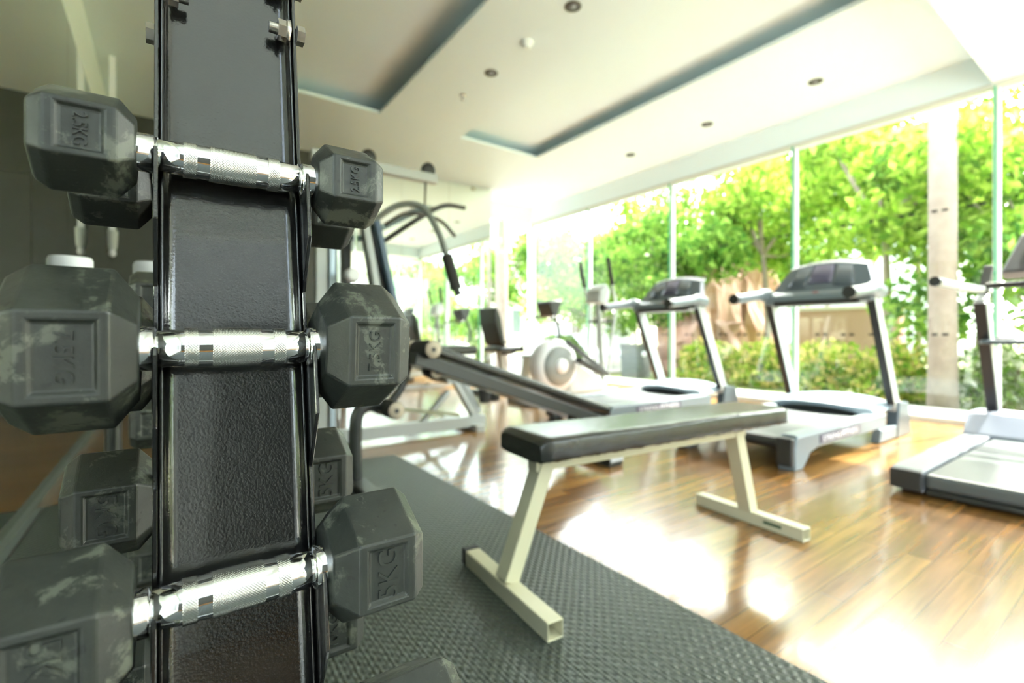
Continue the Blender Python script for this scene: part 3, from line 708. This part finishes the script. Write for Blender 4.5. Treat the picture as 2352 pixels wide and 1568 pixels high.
# ------------------------------------------------------------------ recumbent bike
rb = thing('recumbent_bike', 'recumbent exercise bike with upright black seat back beside the far mirror', 'exercise bike', (0, 5.42, 0))
MB().bb(3.35, 4.75, -.045, .045, .05, .13).build('base_beam', WHITEM, rb, bevel=.01)
for x in (3.4, 4.70): MB().bb(x-.045, x+.045, -.27, .27, .0005, .06).build('floor_foot', BLACKM, rb, bevel=.01)
MB().prism([(3.55,.66),(3.64,.63),(3.56,1.02),(3.50,1.16),(3.44,1.15),(3.46,.95)], -.20, .20, 'y').build('seat_back', VINYL, rb, bevel=.03, seg=3)
MB().bb(3.52, 3.95, -.20, .20, .56, .635).build('seat', VINYL, rb, bevel=.03, seg=3)
MB().bar((3.75,0,.12),(3.66,0,.56), .06, .08, (0,1,0)).build('seat_post', WHITEM, rb)
for s in (-1,1): MB().tube(smooth_path([(3.62,s*.10,.54),(3.70,s*.26,.56),(3.90,s*.27,.68),(3.98,s*.27,.70)]), .016, 10).build('seat_handle', BLACKM, rb)
MB().prism([(4.05,.13),(4.70,.13),(4.78,.40),(4.62,.62),(4.35,.66),(4.12,.50)], -.10, .10, 'y').build('drive_shroud', WHITEM, rb, bevel=.03, seg=3)
MB().lathe([(.03,-.13),(.13,-.125),(.14,-.1)], 'y', (4.38,0,.40), n=30).build('crank_cover', BLUEG, rb)
for s in (-1,1):
    MB().bar((4.38, s*.12, .40),(4.38-.14*s, s*.13, .40+.08*s), .02, .03).build('crank', BLACKM, rb)
    MB().bb(4.33-.14*s, 4.43-.14*s, s*.14, s*.24, .38+.08*s, .42+.08*s).build('pedal', BLACKP, rb, bevel=.006)
MB().tube(smooth_path([(4.62,0,.55),(4.72,0,.80),(4.66,0,1.02),(4.56,0,1.14)]), .024, 12).build('console_stalk', BLACKM, rb)
MB().prism([(4.48,1.06),(4.56,1.05),(4.66,1.30),(4.42,1.28),(4.40,1.24)], -.15, .15, 'y').build('console', BLACKP, rb, bevel=.02, seg=3)
MB().tube(smooth_path([(4.30,-.28,1.00),(4.42,-.24,1.05),(4.54,0,1.06),(4.42,.24,1.05),(4.30,.28,1.00)]), .016, 10).build('handlebar', BLACKM, rb)

# ------------------------------------------------------------------ home gym
hg = thing('home_gym', 'multi-station home gym with white frame, press arm and blue upright behind the sit-up bench', 'weight machine', (0, 0, 0))
Y = 3.50
MB().bb(.30, 2.20, Y-.035, Y+.035, .03, .12).build('base_beam', WHITEM, hg, bevel=.004)
MB().bb(.38, .46, Y-.40, Y+.9, .0005, .06).build('floor_foot', WHITEM, hg)
MB().bb(2.06, 2.14, Y-.12, Y+.5, .0005, .05).build('floor_foot', WHITEM, hg)
MB().bar((2.10,Y,.12),(1.78,Y,.66), .05, .06, (0,1,0)).build('seat_post', WHITEM, hg, bevel=.003)
MB().bar((2.22,Y+.12,.12),(1.92,Y+.12,.66), .05, .06, (0,1,0)).build('seat_post', WHITEM, hg, bevel=.003)
MB().bar((1.62,Y,.10),(1.86,Y,.34), .035, .045, (0,1,0)).build('brace', WHITEM, hg, bevel=.003)
MB().bar((1.30,Y-.02,.26),(1.95,Y-.02,.14), .03, .03).build('pull_rod', mat('dull_brass_rod', (.35,.36,.24), .4), hg)
MB().bb(1.52, 2.05, Y-.16, Y+.16, .64, .71).build('seat_pad', VINYL, hg, bevel=.025, seg=3)
for x, z in ((1.79,.56),(1.80,.45)): MB().lathe([(.035,Y-.16),(.035,Y+.16)], 'y', (x,0,z), n=20).build('leg_roller', mat('pale_foam_roller', (.4,.42,.40), .7), hg)
for x, z in ((2.24,.35),(2.34,.36)): MB().lathe([(.045,-.14),(.055,-.1),(.055,.1),(.045,.14)], 'z', (x,Y+.05,z), n=20).build('foam_roller', FOAM, hg)
MB().bb(.83, .90, Y-.035, Y+.035, .12, 2.06).build('main_post', WHITEM, hg, bevel=.004)
MB().bb(.92, .96, Y-.035, Y+.035, .12, 1.75).build('guide_post', mat('pale_blue_steel', (.38,.46,.52), .3, .3), hg, bevel=.004)
MB().bb(.80, 1.75, Y-.035, Y+.035, 2.00, 2.07).build('top_beam', WHITEM, hg, bevel=.004)
for x in (1.68, 1.20):
    MB().lathe([(.02,Y-.02),(.055,Y-.018),(.055,Y+.018),(.02,Y+.02)], 'y', (x,0,2.10), n=24).build('pulley', BLACKM, hg)
ws = MB()
for i in range(12): ws.bb(1.00, 1.22, Y+.10, Y+.32, .30+i*.034, .331+i*.034)
ws.build('weight_stack', BLACKM, hg)
for x in (1.05, 1.17): MB().tube([(x,Y+.21,.06),(x,Y+.21,2.0)], .012, 10).build('guide_rod', CHROME, hg)
MB().bb(1.03, 1.19, Y+.18, Y+.24, .0005, .06).build('stack_base', WHITEM, hg)
MB().bb(1.08, 1.14, Y+.20, Y+.24, .71, 1.75).build('stack_cable', BLACKM, hg)
MB().bar((1.34,Y,.72),(1.20,Y,1.62), .25, .06, (1,0,0)).build('back_pad', VINYL, hg, bevel=.02, seg=3)
MB().bar((1.28,Y-.15,.75),(1.10,Y-.15,1.72), .05, .05, (0,1,0)).build('press_frame', WHITEM, hg, bevel=.01)
MB().bar((1.40,Y-.16,.75),(1.20,Y-.16,1.60), .04, .07, (0,1,0)).build('blue_upright', BLUES, hg, bevel=.006)
MB().lathe([(.03,Y-.24),(.05,Y-.23),(.05,Y-.18)], 'y', (1.02,0,1.20), n=20).build('adjust_knob', LABELW, hg)
pa = MB().tube(smooth_path([(1.16,Y-.16,1.58),(1.34,Y-.22,1.72),(1.50,Y-.28,1.72),(1.60,Y-.33,1.55),(1.66,Y-.36,1.36)]), .022, 14).build('press_arm', mat('grey_green_steel', (.16,.18,.16), .35), hg)
MB().tube([(1.655,Y-.357,1.38),(1.72,Y-.39,1.13)], .042, 16).build('foam_grip', FOAM, pa)
MB().tube([(1.72,Y-.39,1.13),(1.735,Y-.40,1.085)], .025, 12).build('grip_cap', BLACKP, pa)
lb = MB().tube(smooth_path([(1.30,Y-.1,1.60),(1.45,Y-.06,1.70),(1.62,Y-.02,1.74),(1.86,Y+.12,1.74),(2.06,Y+.26,1.67)]), .016, 12).build('lat_bar', BLACKM, hg)
MB().tube(smooth_path([(1.36,Y+.10,1.52),(1.62,Y+.0,1.72),(1.86,Y+.06,1.86),(2.10,Y+.16,1.90)]), .02, 12).build('lat_bar', BLACKM, hg)
MB().tube([(1.66,Y,2.04),(1.64,Y-.02,1.74)], .008, 8).build('lat_cable', BLACKM, hg)

# ------------------------------------------------------------------ garden
GRASS = mat('garden_ground', (.10,.16,.03), .9, noise=(4, (.22,.24,.08), .35, .65))
PAVE = mat('pale_paving', (.62,.58,.50), .7, noise=(6, (.70,.66,.60), .3, .7))
struct('ground', MB().bb(WX+.10, 60, -30, 50, -.20, -.10), GRASS)
struct('path', MB().bb(WX+.10, 7.1, -14, 7.0, -.099, -.03), PAVE)
struct('yard', MB().bb(-12, WX+.09, -30, YB-.13, -.2, -.05), PAVE)
struct('yard.001', MB().bb(-14, XL-.13, YB-.1, 12, -.2, -.05), PAVE)
struct('wall_yard_added', MB().bb(-3, 2.55, -5.2, -5.0, -.05, 5.2), mat('added_yard_wall_grey', (.22,.23,.23), .8))  # unseen grey wall, added to dim what the rack reflects through the back glazing
struct('terrace', MB().bb(WX-2, 13, 7.6, 30, -.095, -.05), mat('terrace_tiles', (.17,.165,.15), .6, noise=(5, (.24,.23,.21), .3, .7)))
def leaf_mat(name, c0, c1, c2):
    m = bpy.data.materials.new(name); m.use_nodes = True; n = m.node_tree; n.nodes.clear()
    out = n.nodes.new('ShaderNodeOutputMaterial'); mx = n.nodes.new('ShaderNodeMixShader'); mx.inputs[0].default_value = .45
    d = n.nodes.new('ShaderNodeBsdfDiffuse'); t = n.nodes.new('ShaderNodeBsdfTranslucent')
    g = n.nodes.new('ShaderNodeNewGeometry'); r = n.nodes.new('ShaderNodeValToRGB')
    e = r.color_ramp.elements; e[0].color = (*c0,1); e[1].color = (*c2,1); k = e.new(.5); k.color = (*c1,1)
    n.links.new(g.outputs['Random Per Island'], r.inputs['Fac'])
    for s_ in (d, t): n.links.new(r.outputs[0], s_.inputs['Color'])
    n.links.new(d.outputs[0], mx.inputs[1]); n.links.new(t.outputs[0], mx.inputs[2]); n.links.new(mx.outputs[0], out.inputs[0]); return m
LEAF = leaf_mat('leaf_yellow_green', (.07,.17,.015), (.21,.36,.03), (.42,.54,.10))
LEAFD = leaf_mat('leaf_mid_green', (.04,.12,.02), (.13,.26,.035), (.31,.46,.09))
LEAFF = leaf_mat('palm_leaf', (.04,.10,.02), (.08,.18,.04), (.18,.28,.08))
HEDGE = leaf_mat('hedge_leaf', (.07,.18,.02), (.30,.42,.05), (.78,.56,.24))
HEDGEW = leaf_mat('hedge_flower_leaf', (.08,.18,.02), (.32,.42,.14), (.85,.80,.74))
BARK = mat('bark', (.20,.15,.11), .9, noise=(8, (.30,.24,.18), .3, .7))
PALMB = mat('palm_trunk_bark', (.22,.16,.125), .85, noise=(5, (.30,.235,.19), .3, .7))
rng = np.random.default_rng(3)
def leaf_cloud(name, blobs, n, size, m, parent):
    if name == 'crown': n = int(n*.66)
    """blobs=[(cx,cy,cz,rx,ry,rz)] local; n leaves as folded quads"""
    bl = np.array(blobs, float); vol = (bl[:,3]*bl[:,4]*bl[:,5]); idx = rng.choice(len(bl), n, p=vol/vol.sum())
    d = rng.normal(size=(n,3)); d /= np.linalg.norm(d, axis=1)[:,None]; rad = rng.random(n)**(1/2.2)
    c = bl[idx,:3]+d*rad[:,None]*bl[idx,3:]
    a = rng.normal(size=(n,3)); a /= np.linalg.norm(a, axis=1)[:,None]
    b = np.cross(a, rng.normal(size=(n,3))); b /= np.linalg.norm(b, axis=1)[:,None]
    s = size*(.6+.8*rng.random(n))[:,None]
    v = np.stack([c-a*s, c+b*s*.42, c+a*s, c-b*s*.42], 1).reshape(-1,3)
    me = bpy.data.meshes.new(name); me.vertices.add(4*n); me.vertices.foreach_set('co', v.reshape(-1))
    me.loops.add(4*n); me.loops.foreach_set('vertex_index', np.arange(4*n)); me.polygons.add(n)
    me.polygons.foreach_set('loop_start', np.arange(0,4*n,4)); me.polygons.foreach_set('loop_total', np.full(n,4))
    me.update(calc_edges=True); me.validate(); me.materials.append(m)
    o = bpy.data.objects.new(name, me); COL.objects.link(o); o.parent = parent; return o
def tree(loc, h0, h1, r, label, leaf, n=5000, tr=.07, size=.085, lean=(0,0), nb=9):
    t_ = thing('garden_tree', label, 'tree', loc, 0, 'trees beyond the glass wall')
    mb = MB(); top = Vector((lean[0], lean[1], h0))
    mb.tube(smooth_path([(0,0,-.05),(lean[0]*.4,lean[1]*.2,h0*.5),tuple(top)], 5), [tr*(1-.04*i) for i in range(11)], 9)
    blobs = []
    for k in range(nb):
        a = 2*pi*k/nb+random.random()*.6; rr = r*(.35+.55*random.random()); zz = h0+(h1-h0)*random.random()
        e = Vector((lean[0]+rr*cos(a), lean[1]+rr*sin(a), zz))
        mid = top+(e-top)*.5+Vector((0,0,-.15))
        mb.tube(smooth_path([tuple(top-Vector((0,0,.1))), tuple(mid), tuple(e)], 4), [tr*.5*(1-.09*i) for i in range(9)], 6)
        blobs.append((e.x, e.y, e.z-.35, r*.48, r*.48, r*.36))
    mb.build('trunk', BARK, t_)
    leaf_cloud('crown', blobs, n, size, leaf, t_)
    return t_
def gpt(px, X): p = at(px, 768, x=X); return (p.x, p.y, -.1)
T = [ # px, X, h0, h1, r, leaf, n, size, trunk radius, label
 (2040, 8.9, 2.6, 4.6, 1.35, LEAF, 6500, .085, .07, 'thin forked tree just left of the big palm trunk, orange tinged leaves at its top'),
 (1765, 10.4, 2.7, 5.0, 1.5, LEAF, 6500, .085, .075, 'slender reddish trunked tree seen between the two farther treadmill consoles'),
 (1610, 9.6, 1.9, 4.2, 1.35, LEAFD, 6500, .085, .045, 'thin leaning tree right of the farther treadmill console'),
 (1480, 8.8, 1.7, 3.9, 1.25, LEAFD, 7000, .08, .06, 'dense mid green tree behind the elliptical trainer mast'),
 (1325, 11.5, 1.9, 4.5, 1.4, LEAFD, 5000, .10, .10, 'pale trunked tree between the far glass corner and the next glass joint'),
 (2245, 9.6, 1.8, 4.6, 1.5, LEAF, 7500, .085, .06, 'full yellow green tree just right of the big palm trunk'),
 (2420, 9.0, 1.5, 4.6, 1.5, LEAFD, 6500, .085, .06, 'leafy tree at the right edge behind the black and silver treadmill'),
 (1900, 12.6, 3.4, 5.8, 1.7, LEAF, 5500, .10, .06, 'tall tree whose crown fills the glass above the nearer grey treadmill'),
 (1700, 14.0, 3.2, 6.4, 1.9, LEAFD, 5500, .11, .07, 'distant tree between the pink rock house and the reddish trunk'),
 (1520, 13.5, 2.9, 6.2, 2.0, LEAF, 5500, .11, .07, 'distant yellow green tree behind the dense mid green one'),
 (2110, 12.0, 3.4, 6.0, 1.7, LEAF, 5500, .10, .06, 'tree rising behind the big palm trunk'),
 (1240, 15.0, 3.6, 6.5, 1.4, LEAFD, 2500, .12, .08, 'far tree beside the white corner post of the glass wall'),
]
for px, X, h0, h1, r, lf, n, sz, tr_, lb in T:
    tree(gpt(px, X), h0, h1, r, lb, lf, n, tr_, sz, lean=(random.uniform(-.1,.1), random.uniform(-.15,.15)))
# trees further along the garden and the ones the mirror shows
for (x, y, h0, h1, r, lf, n, sz, lb) in (
    (9.8, 9.6, 1.4, 4.0, 1.4, LEAFD, 6000, .09, 'bushy tree past the end of the glass wall, behind the pool loungers'),
    (12.2, 13.2, 1.8, 4.8, 1.9, LEAF, 6000, .11, 'yellow green tree by the pool terrace, left of the bushy one'),
    (8.6, 12.8, 2.0, 4.6, 1.2, LEAFD, 3500, .10, 'tree seen in the gap just right of the white corner post'),
    (16.0, 13.5, 1.6, 5.4, 2.2, LEAFD, 5500, .13, 'wide dark tree far behind the elliptical trainer'),
    (16.5, 8.5, 1.8, 5.6, 2.2, LEAFD, 5500, .13, 'wide dark tree far behind the treadmills'),
    (9.4, -3.6, 1.4, 4.2, 1.5, LEAFD, 6000, .09, 'garden tree seen only in the far mirror, right part'),
    (10.6, -7.0, 1.4, 4.6, 1.8, LEAF, 6000, .10, 'garden tree seen only in the far mirror, middle'),
    (11.5, -11.5, 1.4, 5.2, 2.3, LEAFD, 6000, .12, 'garden tree seen only in the far mirror, left part'),
    (16.0, -8.5, 1.2, 6.0, 2.8, LEAF, 6000, .14, 'distant tree seen only in the far mirror')):
    tree((x, y, -.1), h0, h1, r, lb, lf, n, .08, sz)
for k, (x, y) in enumerate(((8.6, -4.2), (8.7, -5.3), (8.8, -6.5), (9.2, -8.0))):
    t_ = thing('garden_shrub', ('first', 'second', 'third', 'fourth')[k]+' shrub of the hedge part seen only in the far mirror', 'shrub', (x, y, -.1), 0, 'shrubs of the garden hedge')
    leaf_cloud('foliage', [(0,0,.45,.5,.75,.5)], 1800, .065, HEDGE, t_)
    MB().tube([(0,0,-.02),(0,0,.5)], .02, 6).build('stems', BARK, t_)
# palms
def palm(loc, h, r, label, shaft=True, nf=12, fl=2.0):
    t_ = thing('palm_tree', label, 'palm', loc, 0, 'palms beyond the glass wall')
    prof = [(r*1.15,-.05),(r*1.05,.4),(r,1.2),(r*.97,h*.72),(r*.95,h*.76)]
    MB().lathe(prof, n=24).build('trunk', PALMB, t_)
    MB().lathe([(r*.80,h*.76),(r*.85,h*.80),(r*.55,h)], n=24).build('crownshaft', mat('crownshaft_green', (.17,.22,.10), .5), t_)
    fm_ = MB()
    for k in range(nf):
        a = 2*pi*k/nf+.3; el_ = R(random.uniform(15, 70)); pts = []
        for i in range(9):
            s_ = i/8; q = fl*s_; pts.append(Vector((q*cos(el_)*cos(a), q*cos(el_)*sin(a), h+q*sin(el_)-1.1*s_*s_*fl*.55)))
        fm_.tube(pts, [.02*(1-.1*i) for i in range(9)], 5, caps=False)
        for i in range(1, 33):
            s_ = i/32*8; j = min(int(s_), 7); P_ = pts[j].lerp(pts[j+1], s_-j); dr = (pts[j+1]-pts[j]).normalized(); sd_ = dr.cross(Vector((0,0,1))).normalized()
            ll = .42*sin(pi*min(1,.12+i/34))
            for s2 in (-1, 1):
                tip = P_+sd_*s2*ll*.85+dr*ll*.4-Vector((0,0,ll*.35)); w_ = dr*.018
                fm_.add([P_-w_, P_+w_, tip], [(0,1,2)])
    fm_.build('fronds', LEAFF, t_)
pp = at(2165, 768, x=7.6)
palm((pp.x, pp.y, -.1), 6.6, .135, 'large smooth palm trunk with green crownshaft, right of the nearer grey treadmill')
pp = at(1152, 768, y=9.6); palm((pp.x, pp.y, -.1), 3.9, .15, 'palm trunk seen through the end glass just right of the far mirror', fl=1.4)
pp = at(1790, 768, x=10.9); palm((pp.x+2.4, pp.y-.9, -.1), 4.6, .10, 'slim palm with drooping fronds above the nearer grey treadmill console', fl=2.2)
# clipped shrubs, one row
for i in range(14):
    y = -2.6+i*.98; x = 8.35+.12*sin(i*2.1)
    if y > 6.0: break
    kinds = (HEDGEW if i < 5 and i % 2 == 0 else HEDGE)
    lbs = ['bushy shrub outside, out past the right edge', 'bushy shrub outside behind the right treadmill console', 'shrub with white flowers behind the cup tray of the right treadmill', 'leafy shrub just right of the big palm trunk base',
           'pale flowering shrub directly behind the big palm trunk base', 'low shrub left of the big palm trunk, seen past the nearer grey treadmill upright', 'orange tipped shrub under the nearer grey treadmill console, right part', 'orange tipped shrub under the nearer grey treadmill console, left part',
           'shrub between the two grey treadmills', 'shrub seen inside the farther treadmill frame', 'shrub beside the grey garden bin', 'shrub behind the elliptical trainer mast', 'shrub left of the elliptical trainer mast', 'shrub']
    t_ = thing('garden_shrub', lbs[i], 'shrub', (x, y, -.1), 0, 'shrubs of the garden hedge')
    leaf_cloud('foliage', [(0,0,.42,.48,.58,.42),(.1,.1,.25,.5,.55,.30),(-.35,0,.16,.30,.5,.22)], 2300, .055, kinds, t_)
    st_ = MB()
    for a in range(5): st_.tube([(0,0,-.02),(.25*cos(a*1.26),.25*sin(a*1.26),.5)], .012, 6)
    st_.build('stems', BARK, t_)
for px, X, lb in ((1300, 9.4, 'round green bush beside the far pool deck'), (1270, 12.5, 'small bush behind the recumbent bike console')):
    q = gpt(px, X); t_ = thing('garden_shrub', lb, 'shrub', q, 0, 'shrubs by the pool')
    leaf_cloud('foliage', [(0,0,.45,.5,.6,.45)], 2600, .06, LEAFD, t_)
    MB().tube([(0,0,-.02),(0,0,.5)], .02, 6).build('stems', BARK, t_)
# garden bin
bn = gpt(1460, 8.0); b_ = thing('garden_bin', 'grey square garden bin seen between the elliptical trainer and the treadmill frame', 'bin', bn)
MB().prism([(-.20,0),(.20,0),(.23,.66),(-.23,.66)], -.22, .22, 'y').build('body', mat('bin_grey', (.10,.11,.11), .4), b_, bevel=.01)
MB().bb(-.24, .24, -.24, .24, .66, .71).build('lid', mat('bin_lid', (.16,.15,.14), .4), b_, bevel=.01)
MB().lathe([(.0,-.245),(.05,-.243),(.055,-.222)], 'y', (-.02,0,.50), n=20, caps=False).build('sticker', LABELW, b_)
# pink brick garden wall and rock house
BRK = bpy.data.materials.new('pink_brick'); BRK.use_nodes = True; n_ = BRK.node_tree; bt = n_.nodes.new('ShaderNodeTexBrick'); tc = n_.nodes.new('ShaderNodeTexCoord')
mp = n_.nodes.new('ShaderNodeMapping'); mp.inputs['Rotation'].default_value = (R(90), 0, R(90)); n_.links.new(tc.outputs['Object'], mp.inputs['Vector'])
n_.links.new(mp.outputs[0], bt.inputs['Vector']); bt.inputs['Scale'].default_value = 4
bt.inputs['Color1'].default_value = (.34,.13,.095,1); bt.inputs['Color2'].default_value = (.42,.19,.14,1); bt.inputs['Mortar'].default_value = (.46,.28,.22,1)
n_.links.new(bt.outputs[0], n_.nodes['Principled BSDF'].inputs['Base Color']); n_.nodes['Principled BSDF'].inputs['Roughness'].default_value = .9
a = gpt(1850, 12.2); b2 = gpt(2065, 12.2)
bw = thing('garden_wall', 'pink brick garden wall seen under the nearer grey treadmill console', 'wall', (12.2, 0, -.1))
MB().bb(0, .3, b2[1], a[1]+.2, 0, 1.45).build('brickwork', BRK, bw)
MB().bb(-.04, .34, b2[1]-.03, a[1]+.23, 1.45, 1.53).build('coping', PAVE, bw)
ROCK = mat('pink_rock', (.27,.125,.085), .9, noise=(2, (.38,.24,.18), .35, .65))
def rock(px0, px1, X, z1, label, seed):
    a, b_ = gpt(px1, X), gpt(px0, X); rs = np.random.default_rng(seed)
    t_ = thing('rock_formation', label, 'rock', (X, (a[1]+b_[1])/2, -.1)); wd = abs(b_[1]-a[1])
    bm = bmesh.new(); bmesh.ops.create_cube(bm, size=1); bmesh.ops.subdivide_edges(bm, edges=bm.edges, cuts=4, use_grid_fill=True)
    for v in bm.verts:
        v.co = Vector((v.co.x*1.6, v.co.y*wd, (v.co.z+.5)*(z1+.1)))+Vector(rs.normal(size=3)*.07)
        if v.co.z < .08: v.co.z = 0
    m = bpy.data.meshes.new('boulder'); bm.to_mesh(m); bm.free(); m.materials.append(ROCK)
    o = bpy.data.objects.new('boulder', m); COL.objects.link(o); o.parent = t_
rock(1570, 1662, 11.0, 2.35, 'blocky pink rock formation right above the farther treadmill console', 1)
rock(1672, 1750, 12.8, 2.6, 'second pink rock formation left of the reddish tree trunk', 2)
rock(1560, 1640, 9.4, 1.0, 'low pink rock seen inside the farther treadmill frame', 4)
# white villa, far
HW = mat('villa_white', (.66,.65,.63), .8)
v = gpt(1935, 24); vl = thing('white_villa', 'white villa with a small square window above the nearer treadmill console', 'building', (24, v[1], -.1))
MB().bb(0, 6, -3.4, 4.4, 0, 8.2).build('wall', HW, vl)
MB().bb(-.25, 6.2, -3.6, 4.6, 8.2, 8.6).build('roof', mat('villa_roof', (.55,.42,.36), .8), vl)
MB().bb(-.12, 0, -3.4, 4.4, 6.05, 6.25).build('string_course', mat('villa_band', (.6,.52,.48), .8), vl)
q = at(1967, 552, x=24)
MB().bb(-.05, .0, q.y-v[1]-.28, q.y-v[1]+.28, q.z+.1-.33, q.z+.1+.33).build('window', mat('villa_window', (.10,.13,.13), .3), vl)
v2 = at(1180, 768, y=22); vl = thing('white_villa', 'white building behind the palm seen through the end glass, past the far mirror', 'building', (v2.x, 22, -.1))
MB().bb(-2.5, 2.2, 0, 5, 0, 7).build('wall', HW, vl)
MB().bb(-2.8, 2.6, -.3, 5, 2.9, 3.1).build('balcony', mat('villa_band2', (.66,.58,.52), .8), vl)
for x in (-1.6, .2, 1.4): MB().bb(x-.3, x+.3, -.04, 0, 1.0, 2.3).build('window', mat('villa_window', (.1,.13,.13), .3), vl)
# pool terrace loungers and parapet
for k, (px, X) in enumerate(((1285, 9.9), (1345, 11.6), (1405, 9.6))):
    q = gpt(px, X); l_ = thing('sun_lounger', ['white sun lounger left of the pale tree trunk', 'white sun lounger right of the pale tree trunk', 'white sun lounger behind the elliptical trainer mast'][k], 'lounger', (q[0], q[1], -.05), R(20), 'white loungers by the pool')
    MB().bb(-.3, .3, -.9, .55, .32, .42).build('seat', LABELW, l_, bevel=.02)
    MB().bar((0,.50,.36),(0,.98,.86), .6, .08, (0,1,0)).build('backrest', LABELW, l_, bevel=.02)
    for x in (-.26,.26):
        for y in (-.8,.5): MB().bb(x-.025, x+.025, y-.025, y+.025, 0, .32).build('leg', LABELW, l_)
q0 = gpt(1225, 13.5); q1 = gpt(1440, 13.5)
pr = thing('terrace_parapet', 'low white parapet wall across the pool terrace', 'low wall', (13.5, 0, -.1))
MB().bb(0, .25, q1[1], q0[1], 0, 1.35).build('wall', HW, pr); MB().bb(-.04, .29, q1[1]-.04, q0[1]+.04, 1.351, 1.42).build('coping', LABELW, pr)
